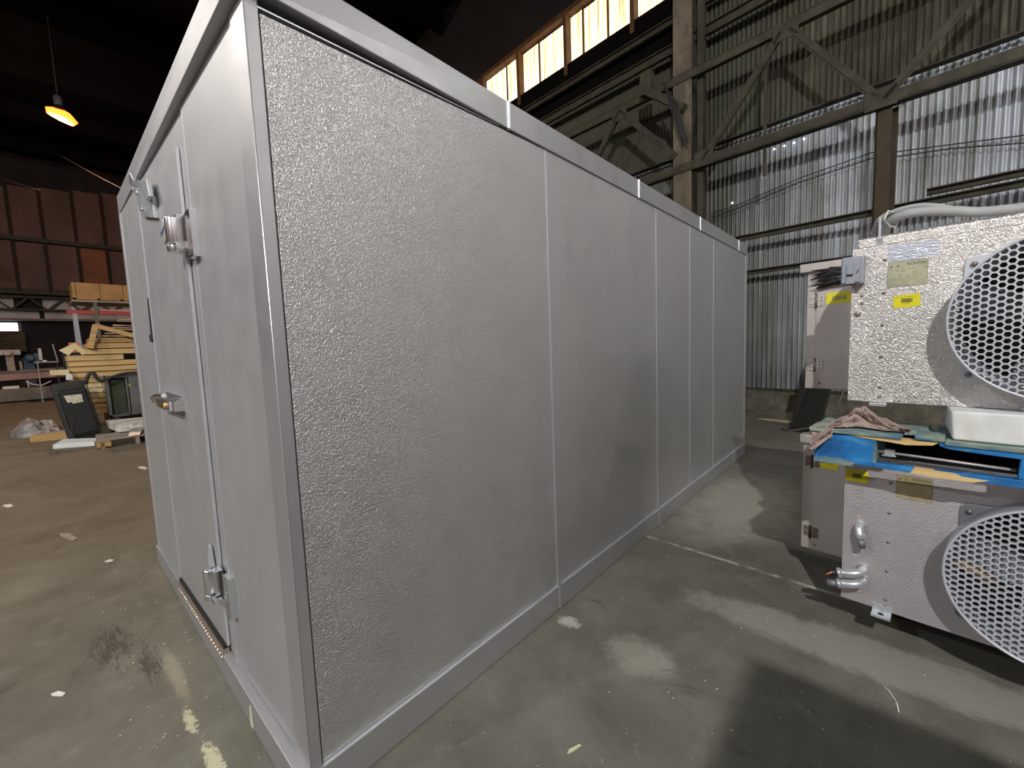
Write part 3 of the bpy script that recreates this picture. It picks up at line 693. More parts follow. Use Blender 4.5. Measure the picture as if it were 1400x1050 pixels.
def unit_cooler(z0, z1, body, label, lid, fan_c, upper):
    t = thing('unit_cooler', label, 'refrigeration unit', aloc(0, 0, 0), ACR)
    Wt = 1.85; fans = [fan_c, (fan_c[0]+.66, fan_c[1])]
    # casing: bottom, sides, top, back around a hollow fan chamber
    b = MB(); b.box(0, Wt, .004, .74, z0, z0+.004); b.box(0, .004, .004, .74, z0, z1); b.box(Wt-.004, Wt, .004, .74, z0, z1)
    b.box(0, Wt, .004, .74, z1-.004, z1); b.box(0, Wt, .736, .74, z0, z1); b.build('casing', body, t)
    b = MB(); b.box(.01, Wt-.01, .30, .32, z0+.01, z1-.01); b.box(.02, .04, .01, .3, z0+.01, z1-.01); b.build('coil_face', M['void'], t)
    sheet_obj(plate_with_holes(0, Wt, z0, z1, [(c[0], c[1], .25) for c in fans], 0), 'front_panel', body, t, .004)
    if lid:
        b = MB(); b.prism([(.012, z1), (.74, z1), (.74, z1+.052), (.06, z1+.052), (.012, z1+.040)], 'x', .012, Wt-.01); b.build('lid', body, t, .008, 3)
    else:
        b = MB(); b.box(-.004, Wt, -.003, .75, z1, z1+.012); b.build('lid', body, t, .002)
    # mounting tabs at the bottom edge
    for s in ((.075,) if upper else (.137-.03, 1.0)):
        b = MB()
        if upper: b.box(s, s+.052, -.035, .02, z0-.014, z0-.002)
        else: b.box(s, s+.062, -.040, .02, z0-.022, z0-.010); b.box(s, s+.062, -.006, -.002, z0-.022, z0+.022)
        b.build('mounting_tab', M['zinc'], t, .002)
        if not upper:
            b = MB(); b.lathe([(.010, 0), (.010, .0012)], 12, Matrix.Translation((s+.031, -.022, z0-.0095))); b.build('tab_hole', M['black'], t)
    # fans
    for (cx, cz) in fans:
        fan = MB(); q = .0
        fan.lathe([(.266, -.002), (.274, .0), (.277, .10), (.277, .108), (.273, .111), (.2685, .108), (.2685, .098), (.262, -.002)], 56, along((cx, 0, cz), (0, -1, 0)))
        fr = fan.build('fan_shroud', M['guard'], t)
        for sx in (-1, 1):                                             # flange corners that show round the ring
            for sz in (-1, 1):
                pts = [(cx+sx*.10, cz+sz*.225), (cx+sx*.220, cz+sz*.225), (cx+sx*.237, cz+sz*.212), (cx+sx*.240, cz+sz*.19), (cx+sx*.240, cz+sz*.07)]
                b = MB(); b.prism(pts if sx*sz < 0 else pts[::-1], 'y', -.012, -.0025)
                b.build('fan_flange', M['guard'] if upper else M['bracket_grey'], fr, .002)
        each(fr, 'fan_bolt', M['screw'], [(.010, 0), (.009, .009), (.001, .010)], [(cx+sx*.216, -.012, cz+sz*.196) for sx in (-1, 1) for sz in (-1, 1)], n=6)
        g = bpy.data.objects.new('fan_guard', HONEY); COL.objects.link(g); g.parent = fr; g.location = (cx, -.108, cz)
        for k in range(4):                                             # twisted blades
            bl = MB(); a0 = k*math.pi/2+.5; pts_f = []; pts_b = []
            nr, na = 5, 6; grid = []
            for i in range(nr+1):
                r = .05+.19*i/nr; row = []
                for j in range(na+1):
                    aa = a0+(-.42+.84*j/na)*(0.75+.5*i/nr); row.append(bl.b.verts.new((cx+r*math.cos(aa), -.045+.040*(j/na-.5)*1.6, cz+r*math.sin(aa))))
                grid.append(row)
            for i in range(nr):
                for j in range(na):
                    f = bl.b.faces.new((grid[i][j], grid[i+1][j], grid[i+1][j+1], grid[i][j+1])); f.smooth = True
            o = bl.build('fan_blade', mk('dark_blade', (.018, .018, .015), .6, .3) if 'dark_blade' not in bpy.data.materials else bpy.data.materials['dark_blade'], fr)
            md = o.modifiers.new('thick', 'SOLIDIFY'); md.thickness = .002
        b = MB(); b.lathe([(.052, 0), (.055, .01), (.055, .05), (.045, .065), (.001, .068)], 24, along((cx, .0, cz), (0, -1, 0))); b.build('fan_motor', M['black'] if not upper else M['bracket_grey'], fr)
        b = MB(); b.lathe([(.251, -.001), (.251, .285)], 48, along((cx, .005, cz), (0, 1, 0))); b.build('fan_shade_liner', M['void'], fr)  # black liner added, puts the darkness inside the fan into colour
    # screws
    cols = [(.102, [1.597, 1.468, 1.340, 1.214, 1.089, 1.050])] if upper else [(.148, [.700, .574, .449, .324, .199, .170])]
    for s, zs in cols:
        each(t, 'screw', M['screw'], [(.0065, 0), (.005, .003), (.0005, .004)], [(s, -.002, z) for z in zs])
    # hinged end compartment, set back on the left
    zt = z1+(.02 if upper else -.012); e0, e1 = -.250, -.002
    b = MB(); b.box(e0, e1, .410, .74, z0, zt); ec = b.build('end_compartment', M['hvac_smooth'], t, .003)
    b = MB(); b.box(e0+.043, e1, .401, .4095, z0+.003, zt-.04); dr = b.build('end_door', M['hvac_smooth'], t, .002)
    b = MB(); b.box(e0-.030 if upper else e0-.012, e1, .388, .46, zt-.04, zt+.004); b.build('end_cap', M['hvac_smooth'], t, .004)
    for z in ((z0+.125, z1-.17) if upper else (z0+.10, z1-.15)):
        b = MB(); b.box(e0+.012, e0+.038, .4045, .4105, z-.028, z+.028); b.box(e0+.048, e0+.078, .396, .4015, z-.028, z+.028)
        b.build('hinge', M['hinge_new'] if upper else M['hinge_old'], dr, .001)
        b = MB(); b.tube([(e0+.043, .398, z-.036), (e0+.043, .398, z+.036)], .005, 8)
        for dx in (.020, .032):
            for dz in (-.015, .012): b.lathe([(.0035, 0), (.001, .003)], 6, along((e0+dx, .4045, z+dz), (0, -1, 0)))
        for dz in (-.018, 0, .018): b.lathe([(.0035, 0), (.001, .003)], 6, along((e0+.065, .396, z+dz), (0, -1, 0)))
        b.build('hinge_pin', M['screw'] if upper else M['black'], dr)
    b = MB(); b.lathe([(.006, 0), (.001, .005)], 8, along((e0+.065, .401, z0+.03), (0, -1, 0))); b.build('screw', M['screw'], dr)
    return t, dr

up, updoor = unit_cooler(1.030, 1.655, M['hvac'], 'upper pebbled aluminium refrigeration unit with round honeycomb fan guard, resting on blue pallet', True, (.560, 1.345), True)
lo, lodoor = unit_cooler(.150, .790, M['hvac_low'], 'lower dull aluminium refrigeration unit with honeycomb fan guard, beneath the blue pallet', False, (.585, .448), False)
sticker(.133, .209, 1.404, 1.453, up, tilt=-.004); sticker(.003, .077, .680, .732, lo, tilt=-.001)
# stickers on the end doors
b = MB(); b.box(-.165, -.06, .3992, .4002, 1.465, 1.520); st = b.build('inventory_sticker', M['yellow'], updoor)
b = MB()
for i in range(7): b.box(-.14+.0085*i, -.136+.0085*i, .3984, .3992, 1.482, 1.503)
b.build('barcode', M['inkg'], st)
b = MB(); b.box(-.185, -.095, .3992, .4002, .612, .668); st = b.build('inventory_sticker', M['yellow'], lodoor)
b = MB()
for i in range(9): b.box(-.165+.006*i, -.162+.006*i, .3984, .3992, .640, .662)
b.build('barcode', M['ink'], st)
data_plate(.112, .226, 1.487, 1.584, up, M['plate'], M['inkg']); data_plate(.166, .270, .645, .741, lo, M['plate_low'], M['inkg'])
b = MB(); b.box(.110, .255, -.0032, -.001, 1.587, 1.650); fo = b.build('foil_patch', M['foil'], up)
# disconnect switch
b = MB(); b.box(-.028, .044, -.050, -.001, 1.512, 1.622); sw = b.build('disconnect_switch', M['switch'], up, .003)
sw['label'] = 'grey electrical isolator box'
b = MB(); b.box(-.024, .034, -.056, -.050, 1.518, 1.618); b.box(-.008, .012, -.064, -.056, 1.550, 1.594); b.box(-.010, .018, -.062, -.056, 1.512, 1.543); b.build('switch_cover', M['switch'], sw, .002)
b = MB(); b.box(-.008, .012, -.066, -.055, 1.545, 1.549); b.box(-.010, .020, -.061, -.05, 1.507, 1.5115); b.bar((.022, -.057, 1.552), (.030, -.057, 1.568), .002, .003); b.build('cover_gap', M['black'], sw)
for s, z, r in ((.034, 1.463, .006), (.035, 1.434, .006), (.022, 1.390, .012)): each(up, 'knockout', M['screw'], [(r, 0), (r*.8, .002), (.0005, .003)], [(s, -.002, z)], n=12)
# torn foam at the upper end compartment
b = MB()
rnd = random.Random(5)
for i in range(16):
    z = 1.60+rnd.uniform(-.035, .032); tip = (-.21+rnd.uniform(-.02, .07), .375+rnd.uniform(-.01, .01), z+rnd.uniform(-.02, .015))
    b.tube([(-.075, .39, z), ((-.075+tip[0])/2, .37, z+rnd.uniform(-.01, .01)), tip], [.020, .012, .0015], 5)
b.build('torn_insulation', M['black'], up)
b = MB(); b.bar((-.205, .385, 1.545), (-.125, .385, 1.562), .008, .008); b.build('bolt', M['steel_dark'], up)
b = MB(); b.tube([(.345, -.065, .456), (.37, -.075, .462), (.405, -.075, .452), (.43, -.065, .432)], .018, 12); b.build('glow_tube', M['brass'], lo)  # added tube, its colour stands for the orange glow behind the guard
# knock-outs and conduits on the lower unit
for s, z, r in ((.049, .589, .012), (.052, .530, .008), (.051, .368, .014)):
    each(lo, 'knockout', M['hvac_low'], [(r, 0), (r, .0015), (r-.002, .0015), (r-.002, .0004)], [(s, -.002, z)], n=20)
c = thing('cable_fitting', 'short grey cable fitting poking down from the lower unit front', 'conduit fitting', aloc(0, 0, 0), ACR)
b = MB(); b.lathe([(.016, 0), (.016, .02), (.001, .02)], 6, along((.058, -.001, .500), (0, -1, 0))); b.tube([(.056, -.022, .500), (.058, -.035, .485), (.063, -.042, .462), (.068, -.044, .452)], [.014, .015, .016, .016], 12)
b.lathe([(.019, 0), (.019, .014)], 6, along((.062, -.040, .470), (.10, -.05, -.4))); b.build('elbow', M['zinc'], c, .001)
b = MB(); b.tube([(.066, -.045, .450), (.074, -.050, .418)], .013, 12); b.build('sleeve', M['bracket_grey'], c)
b = MB(); b.lathe([(.009, 0), (.009, .002)], 10, along((.0745, -.0505, .4175), (.2, -.1, -.8))); b.build('bore', M['black'], c)
for z, dx, lab, red in ((.298, 0, 'upper shiny elbow conduit with orange wire end at the lower unit corner', True), (.250, .002, 'lower shiny elbow conduit under its twin at the lower unit corner', False)):
    c = thing('elbow_conduit', lab, 'conduit elbow', aloc(0, 0, 0), ACR)
    b = MB(); b.lathe([(.022, 0), (.022, .012), (.001, .012)], 6, along((.072, -.001, z+.012), (0, -1, 0)))
    b.tube([(.074, -.010, z+.014), (.076, -.032, z+.012), (.066, -.052, z+.006), (.046, -.062, z), (.020, -.066, z-.006), (.004, -.068, z-.010)], [.017, .018, .018, .018, .018, .017], 14)
    b.tube([(.008, -.067, z-.009), (-.004, -.070, z-.012)], .021, 6); b.build('elbow', M['zinc'], c)
    b = MB(); b.tube([(-.002, -.069, z-.012), (-.036, -.073, z-.020)], .014, 10); b.build('sleeve', M['bracket_grey'] if not red else M['black'], c)
    if red: b = MB(); b.tube([(-.018, -.085, z-.008), (-.040, -.090, z-.026)], .003, 6); b.build('wire_end', M['orangewire'], c)
# what carries the lower unit: two timber skids
for s in (.10, 1.45):
    b = MB(); b.box(s, s+.09, .26, .70, 0, .148); o = b.build('timber_skid', M['black_wall'], None, .004); o.location = aloc(0, 0, 0); o.rotation_euler = (0, 0, ACR)
    tag(o, 'dark timber skid under the left end of the lower unit' if s < 1 else 'dark timber skid under the right end of the lower unit', 'timber block')

# ---- blue pallet
pa = thing('blue_pallet', 'blue painted splintered wooden pallet between the two refrigeration units', 'pallet', aloc(0, 0, 0), ACR)
PF = -.145; PT, PB = .925, .803
def jag(s0, s1, zf, n, amp, rnd):
    return [(s0+(s1-s0)*i/n, zf(i/n)+rnd.uniform(-amp, amp)) for i in range(n+1)]
rnd = random.Random(8)
# front stringer: left block, lower rail, top rail around the fork opening
def front_piece(name, poly, mat, y0=PF, y1=PF+.035): 
    b = MB(); b.prism(poly, 'y', y0, y1); return b.build(name, mat, pa, .003)
front_piece('stringer', [(-.080, PB-.010)] + [(-.02, .797), (.05, .790), (.108, .789), (.108, .905), (.04, .908), (-.04, .900), (-.075, .888)], M['blue'])
front_piece('stringer', [(.108, .790), (.30, .791), (.478, .790), (1.15, .80), (1.15, .822), (.478, .818), (.30, .812), (.108, .808)], M['blue'])
front_piece('stringer', [(.470, .818), (1.15, .822), (1.15, .90), (.474, .895)], M['blue'])
front_piece('broken_wood', jag(.045, .235, lambda q: .903, 12, .003, rnd)[::-1] + [(.05, .909), (.235, .913)][::1][::-1][::-1], M['splinter'], PF-.003, PF+.03) if False else None
b = MB(); top = [(.035, .9095), (.10, .911), (.19, .912), (.285, .913)]; botm = [(.27, .902), (.20, .893), (.16, .897), (.12, .900), (.08, .903), (.035, .908)]
b.prism(top+botm, 'y', PF-.004, PF+.040); b.build('broken_wood', M['splinter'], pa)
b = MB(); b.prism([(.215, .790), (.225, .812), (.33, .811), (.345, .803), (.41, .801), (.37, .787), (.28, .786)], 'y', PF-.003, PF+.02); b.build('broken_wood', M['splinter'], pa)
b = MB(); b.prism([(-.082, .786), (-.045, .784), (.045, .786), (.055, .800), (.0, .802), (-.08, .805)], 'y', PF-.012, PF+.05); b.build('bottom_board', M['bluetop'], pa)
b = MB(); b.prism([(.286, .902), (.31, .894), (.38, .890), (.478, .886), (1.15, .886), (1.15, .912), (.286, .914)], 'y', PF-.002, PF+.03); b.build('stringer', M['blue'], pa, .002)
# deck boards on top, running away from us and along the front
for s0, s1, y0, y1, zz in ((-.100, .187, PF-.01, PF+.115, .929), (.222, .300, PF-.008, PF+.10, .935), (.30, 1.15, PF-.008, PF+.09, .925), (-.100, .26, -.020, .055, .925), (-.100, .25, .062, .16, .925), (.262, 1.15, -.040, .055, .925), (.27, 1.15, .062, .16, .925), (.45, 1.15, .28, .40, .925), (.45, 1.15, .48, .60, .925)):
    b = MB(); b.box(s0, s1, y0, y1, zz-.018, zz); b.build('deck_board', M['bluetop'], pa, .003)
b = MB(); b.box(-.09, -.05, PF+.03, .155, PB, .907); b.build('stringer', M['blue'], pa)
b = MB(); b.box(.50, .54, PF+.035, .60, PB, .907); b.build('stringer', M['void'], pa)  # blackened, shade of the fork opening put into its colour
b = MB(); b.box(1.1, 1.14, PF+.035, .60, PB, .907); b.build('stringer', M['blue'], pa)
b = MB(); b.box(.106, .116, PF, PF+.30, PB+.005, .905); b.build('stringer_edge', M['bluetop'], pa)
for s0, s1 in ((-.09, 1.14),):
    b = MB(); b.box(s0, s1, .115, .155, PB, .906); b.build('shade_stringer', M['void'], pa)  # dark board added to blacken the shaded fork opening
b = MB(); b.tube([(.117, -.095, .846), (.30, -.097, .842), (.468, -.099, .838)], .005, 8); rod = b.build('metal_rod', M['hvac_smooth']); rod.location = aloc(0, 0, 0); rod.rotation_euler = (0, 0, ACR)
tag(rod, 'thin pale metal rod inside the fork opening of the blue pallet', 'rod')
b = MB(); b.box(.136, .166, -.10, -.085, .836, .858); b.box(.130, .170, -.11, -.085, .833, .838); o = b.build('metal_clip', M['zinc']); o.location = aloc(0, 0, 0); o.rotation_euler = (0, 0, ACR)
tag(o, 'small bent grey metal clip on the rod in the pallet opening', 'clip')
# white foam block between pallet and upper unit
b = MB(); b.hexa([(.318, -.135, .927), (1.15, -.135, .927), (1.15, .30, .927), (.275, .30, .927), (.310, -.125, 1.028), (1.15, -.125, 1.028), (1.15, .30, 1.028), (.268, .30, 1.028)])
fb = b.build('foam_block', M['foam'], None, .008, 3); fb.location = aloc(0, 0, 0); fb.rotation_euler = (0, 0, ACR)
tag(fb, 'thick white block holding the upper refrigeration unit off the blue pallet', 'block')
b = MB(); b.box(.46, 1.14, .50, .58, .927, 1.028); o = b.build('timber_packer', M['wood'], None, .003); o.location = aloc(0, 0, 0); o.rotation_euler = (0, 0, ACR)
tag(o, 'timber packer under the rear of the upper refrigeration unit', 'timber block')
# rag
def rag():
    import mathutils.noise as mn
    b = MB(); nu, nv = 110, 44; rows = []
    spine = [(-.088, .862, -.172), (-.060, .905, -.160), (-.025, .945, -.135), (.010, .965, -.110), (.035, 1.000, -.085), (.065, 1.003, -.080), (.10, .975, -.095), (.14, .955, -.115), (.175, .942, -.125), (.205, .934, -.128)]
    width = [.030, .060, .080, .085, .075, .080, .080, .070, .040, .012]
    for i in range(nu+1):
        u = i/nu*(len(spine)-1); k = min(int(u), len(spine)-2); f = u-k
        s, z, y = (spine[k][c]*(1-f)+spine[k+1][c]*f for c in range(3)); wd = width[k]*(1-f)+width[k+1]*f
        row = []
        for j in range(nv+1):
            v = j/nv*2-1
            e = 1-abs(v)**5
            n1 = mn.noise((s*14+v*1.2, v*4.5, 3.1)); n2 = mn.noise((s*34, v*9+s*30, 7.7))
            crease = (abs(math.sin(v*5.5+s*46+3.6*n1))**.55-.55)*.020*e + n1*.020*e + n2*.010*e
            yy = y+v*wd*(1 if v > 0 or i < 20 else .62)+(.03 if i > 30 else .001*i)-crease*(1.8 if v < 0 else .5)
            if v < 0: zz = z-(abs(v)**1.4)*(z-.932 if i > 26 else .050)+crease
            else: zz = z-(v**1.6)*(z-.935)+crease
            if i < 26: zz = max(zz, .846); yy = min(yy, PF-.016+max(0, zz-.90)*3)
            elif yy > PF-.02: zz = max(zz, .937)
            row.append(b.b.verts.new((s+n1*.014, yy, zz)))
        rows.append(row)
    for i in range(nu):
        for j in range(nv):
            f = b.b.faces.new((rows[i][j], rows[i+1][j], rows[i+1][j+1], rows[i][j+1])); f.smooth = True
    o = b.build('crumpled_rag', M['rag']); md = o.modifiers.new('thick', 'SOLIDIFY'); md.thickness = .002; md.offset = 1
    o.location = aloc(0, 0, 0); o.rotation_euler = (0, 0, ACR); return o
tag(rag(), 'crumpled dusty pink-beige rag draped over the corner of blue pallet', 'rag')
# hoses on top of the upper unit, with strap bracket
hs = [(((-.02, .50, 1.722), (.0, .45, 1.765), (.036, .32, 1.815), (.085, .30, 1.838), (.155, .30, 1.845), (.22, .30, 1.830), (.29, .31, 1.800), (.40, .34, 1.775), (.60, .38, 1.76), (1.2, .40, 1.745), (1.8, .4, 1.74)), .011, 'upper grey hose arching over the top of the upper unit'),
      (((.03, .50, 1.730), (.045, .42, 1.765), (.075, .30, 1.796), (.13, .26, 1.812), (.20, .26, 1.806), (.28, .26, 1.788), (.37, .27, 1.765), (.60, .28, 1.752), (1.2, .30, 1.745), (1.8, .3, 1.735)), .019, 'thicker lower grey hose lying along the top of upper unit')]
for pts, r, lab in hs:
    def cat(P, n=8):
        P = [Vector(p) for p in P]; P = [P[0]]+P+[P[-1]]; out = []
        for i in range(1, len(P)-2):
            for k in range(n):
                t = k/n; out.append(.5*((2*P[i])+(-P[i-1]+P[i+1])*t+(2*P[i-1]-5*P[i]+4*P[i+1]-P[i+2])*t*t+(-P[i-1]+3*P[i]-3*P[i+1]+P[i+2])*t**3))
        return out+[P[-2]]
    b = MB(); b.tube(cat(pts), r, 12); o = b.build('grey_hose', M['pipe']); o.location = aloc(0, 0, 0); o.rotation_euler = (0, 0, ACR); tag(o, lab, 'hose')
b = MB(); b.box(.076, .084, .02, .024, 1.655, 1.775); b.box(.076, .084, .02, .20, 1.771, 1.775); b.box(.070, .092, .012, .020, 1.655, 1.69); b.build('hose_bracket', M['zinc'], up)
b = MB(); b.tube([(.082, .19, 1.776), (.085, .25, 1.77), (.10, .30, 1.772), (.105, .32, 1.80), (.09, .30, 1.835), (.075, .26, 1.84), (.07, .20, 1.79)], .003, 6); b.build('wire_tie', M['white_chip'], up)
# dark sheet leaning behind the units + stray cable
ln = thing('metal_sheet', 'dark green metal sheet leaning up beside the refrigeration units', 'panel', (.30, 6.68, 0), R_(-8))
b = MB(); b.hexa([(-.14, -.02, 0), (.22, -.06, 0), (.22, .0, 0), (-.14, .04, 0), (.16, .55, 1.75), (.45, .50, 1.75), (.45, .56, 1.75), (.16, .60, 1.75)]); b.build('sheet', M['leaner'], ln, .003)
b = MB(); b.hexa([(-.14, -.03, 0), (-.10, -.03, 0), (-.10, -.02, 0), (-.14, -.02, 0), (-.02, .2, .9), (.10, .2, .9), (.10, .22, .9), (-.02, .22, .9)]); b.build('folded_edge', M['black'], ln)
b = MB(); b.box(-.12, .40, -.32, -.05, .002, .012); b.build('foot_plate', M['black'], ln)
b = MB(); b.tube([(.10, 6.45, .012), (.20, 6.32, .012), (.30, 6.45, .02), (.42, 6.50, .05), (.60, 6.55, .12), (.70, 6.6, .35), (.80, 6.65, .75)], .010, 6); tag(b.build('loose_cable', M['wire']), 'loose grey cable trailing from the floor behind the units', 'cable')
b = MB(); b.hexa([(-.35, 7.15, .001), (.10, 7.0, .001), (.20, 7.16, .001), (-.28, 7.22, .001), (-.35, 7.15, .008), (.10, 7.0, .008), (.20, 7.16, .008), (-.28, 7.22, .008)]); tag(b.build('flat_scrap', M['wood_pale']), 'pale flat scrap board on the floor near the curb', 'scrap')

# unseen tall crate, added to cast the shade on the floor lower right
b = MB(); b.box(1.917, 3.2, -2.8, -1.0, .10, 2.40)
ct = thing('added_crate', 'added unseen timber crate on runners, shading the floor at right', 'crate', (0, 0, 0))
b.build('shade_crate_box', M['crate'], ct, .004)
for y in (-2.75, -1.95, -1.12):
    b = MB(); b.box(1.917, 3.2, y, y+.10, 0, .10); b.build('runner', M['wood_grey'], ct)

# small debris
for (x, y, a, ln_, wd_, m_, lab) in ((.47, .63, 1.2, .055, .010, 'paint_chip', 'cream paint sliver on the floor beside the long side'), (-1.23, -.48, .5, .06, .022, 'white_chip', 'white paper scrap on the floor at lower left'),
                              (.62, .66, .3, .016, .010, 'white_chip', 'small white crumb on floor beside the cream sliver'), (-4.9, -.72, .2, .16, .05, 'white_chip', 'pale flat scrap on the floor by the left frame edge'), (-5.54, .32, .1, .25, .06, 'white_chip', 'white strip on the floor near the cooler door end'),
                              (-3.4, -.38, .2, .3, .05, 'wood_grey', 'faded wood sliver on the left walkway'), (-2.6, -.22, .6, .05, .03, 'white_chip', 'tiny white pebble before the cooler door end')):
    b = MB(); b.prism([(-ln_/2, -wd_*.3), (-ln_*.2, -wd_/2), (ln_/2, -wd_*.2), (ln_*.42, wd_*.4), (-ln_*.3, wd_/2)], 'z', .001, .005); o = b.build('floor_scrap', M[m_]); o.location = (x, y, 0); o.rotation_euler = (0, 0, a); tag(o, lab, 'scrap')
b = MB(); b.tube([(1.215, 1.57, .004), (1.235, 1.545, .004), (1.253, 1.50, .005), (1.258, 1.455, .004)], .0022, 6); tag(b.build('bent_wire', M['white_chip']), 'short bent pale wire on the floor before the units', 'wire')
b = MB(); rnd = random.Random(21)
for i in range(260):
    if rnd.random() < .35: x = rnd.gauss(-1.0, .75); y = rnd.uniform(-.35, -.04)
    else: x = rnd.uniform(.05, 1.6); y = rnd.uniform(-.1, 3.2)
    if -2.35 < x < .02 and y > -.035: continue
    s = rnd.uniform(.0010, .0030); a = rnd.random()*3
    b.prism([(x+s*math.cos(a+k*1.57)*rnd.uniform(.5, 1.2), y+s*math.sin(a+k*1.57)) for k in range(4)], 'z', .0, s*.6)
tag(b.build('floor_grit', M['white_chip']), 'fine pale grit and paint flakes scattered on the concrete', 'grit', kind='stuff')

# ================================================================== LEFT BACKGROUND
def px_(x): return x
# stack of wooden frames: (y0, y1, z0, z1, depth, dx)
lay = [(.12, .95, .36, .45, 'wood'), (.14, .95, .46, .55, 'wood'), (.12, .95, .56, .64, 'wood2'), (.13, .95, .65, .74, 'wood2'), (.10, .95, .75, .83, 'wood_pale'), (.08, .95, .84, .92, 'wood_pale'),
       (-.04, 1.0, .93, 1.02, 'wood'), (-.03, .95, 1.03, 1.12, 'wood2'), (-.05, .92, 1.135, 1.22, 'wood2'), (-.05, .96, 1.235, 1.325, 'wood2'), (-.06, .68, 1.335, 1.43, 'wood2'), (.17, .93, 1.445, 1.535, 'wood2'), (.20, .93, 1.55, 1.64, 'wood'), (.26, .85, 1.655, 1.74, 'wood')]
names = ['bottom', 'second from the bottom', 'third from the bottom', 'fourth from the bottom', 'fifth, cream coloured,', 'sixth, cream coloured,', 'seventh', 'eighth', 'ninth', 'tenth', 'eleventh, shorter,', 'third from the top', 'second from the top', 'topmost']
for i, (y0, y1, z0, z1, m_) in enumerate(lay):
    t = thing('wooden_frame', 'flat pine frame, %s in the lumber stack left of the cooler' % names[i], 'lumber', (-9.6, 0, 0), 0, 'stacked pine frames')
    dx = .02*((i*7) % 4)
    b = MB(); b.box(-.05-dx, -dx, y0, y1, z0, z1); b.build('front_rail', M[m_], t, .004)
    b = MB(); b.box(-1.0, -.95, y0, y1, z0, z1); b.build('rear_rail', M[m_], t)
    for yy in (y0, y1-.05):
        b = MB(); b.box(-.95, -.05-dx, yy, yy+.05, z0, z1); b.build('side_rail', M[m_], t)
    b = MB()
    for k in range(4): b.box(-.95, -.05-dx, y0+(y1-y0)*(k+.5)/4-.05, y0+(y1-y0)*(k+.5)/4+.05, z1-.02, z1)
    b.build('slats', M[m_], t)
b = MB(); b.box(-10.6, -9.65, .38, .95, 0, .35); tag(b.build('support_crate', M['crate'], None, .006), 'brown crate carrying the lumber stack behind the cabinet', 'crate')
fr = thing('propped_frame', 'angled pine frame propped open on top of the lumber stack', 'lumber', (-9.55, 0, 0))
b = MB(); b.bar((0, .345, 1.97), (0, .24, 1.55), .08, .10, (1, 0, 0)); b.build('left_rail', M['wood'], fr, .004)
b = MB(); b.bar((0, .33, 1.96), (0, .98, 1.72), .08, .09, (1, 0, 0)); b.build('top_rail', M['wood'], fr, .004)
b = MB(); b.prism([(-.15, 1.530), (.055, 1.655), (.20, 1.500), (.14, 1.432), (.05, 1.545), (-.04, 1.432)], 'x', -9.66, -9.62); tag(b.build('corner_board', M['wood_pale']), 'cream V-shaped corner board on the left end of the stack', 'board')
b = MB(); b.box(-9.62, -9.52, -.29, -.06, 1.10, 1.19); tag(b.build('short_board', M['wood_pale'], None, .004), 'pale board end sticking out left of the lumber stack', 'board')
b = MB(); b.box(-9.5, -9.42, -.11, -.03, 1.01, 1.11); tag(b.build('white_block', M['foam'], None, .004), 'small white block beside the sticking-out board', 'block')
for y0, y1, z0, z1, lab in ((.02, .17, 1.60, 1.69, 'upper orange block behind the lumber stack'), (-.0, .14, 1.50, 1.59, 'lower orange block behind the lumber stack')):
    b = MB(); b.box(-10.9, -10.6, y0, y1, z0, z1); tag(b.build('orange_block', M['orange'], None, .004), lab, 'block')
b = MB(); b.box(-11.0, -10.6, -.08, .2, 0, 1.5); tag(b.build('dark_crate', M['black_wall'], None, .01), 'dark crate under the orange blocks', 'crate')
rnd = random.Random(4)
for i in range(7):
    y = .62+.07*i*.6; z = 1.80+.052*i+rnd.uniform(-.008, .008)
    b = MB(); b.bar((-10.0+rnd.uniform(-.2, .2), y-.15, z), (-10.0, y+.45, z-.015+rnd.uniform(-.008, .008)), .08, .022)
    tag(b.build('loose_board', M['wood_grey'] if i % 2 else M['wood']), '%s broken %s board, %s in the loose heap above the propped frame' % (('short', 'grey', 'tan')[i % 3] if i else 'flat', 'weathered' if i % 2 else 'pine', ('lowest', 'second from bottom', 'third from bottom', 'middle', 'third from top', 'second from top', 'topmost')[i]), 'board', 'loose boards on the lumber stack')
# rack behind the stack with plywood box on top
rk = thing('storage_rack', 'tall storage rack with red beam behind the lumber stack', 'rack', (-12, 0, 0))
b = MB(); b.bar((0, .22, 2.42), (0, .27, 0), .06, .075, (1, 0, 0)); b.build('upright', M['rackgrey'], rk)
b = MB(); b.bar((.04, .55, 2.615), (.04, .56, 0), .06, .09, (1, 0, 0)); b.build('upright', M['steel_col'], rk)
b = MB(); b.box(-1.0, -.94, .22, .28, 0, 2.615); b.build('upright', M['rackgrey'], rk)
b = MB(); b.box(-.06, 0, 1.75, 1.82, 0, 2.615); b.build('upright', M['rackgrey'], rk)
b = MB(); b.box(-.02, .04, .10, 1.9, 2.36, 2.43); b.build('beam', M['red'], rk)
b = MB(); b.box(-.02, .045, .50, 1.9, 2.43, 2.47); b.build('beam', M['beampink'], rk)
b = MB(); b.box(-1.0, 0, .20, 1.9, 2.62, 2.66); b.build('shelf', M['wood_grey'], rk)
pb = thing('plywood_box', 'orange-brown plywood crate on top of the storage rack', 'crate', (-12, 0, 0))
b = MB(); b.box(-.9, 0.0, .22, 1.9, 2.67, 3.03); b.build('box', M['plywood'], pb, .004)
for y in (.24, .62, 1.0, 1.4):
    b = MB(); b.box(.0, .02, y-.02, y+.03, 2.67, 3.03); b.build('batten', M['plywood'], pb)
b = MB(); b.box(0, .02, .22, 1.9, 2.67, 2.70); b.build('batten', M['plywood'], pb)
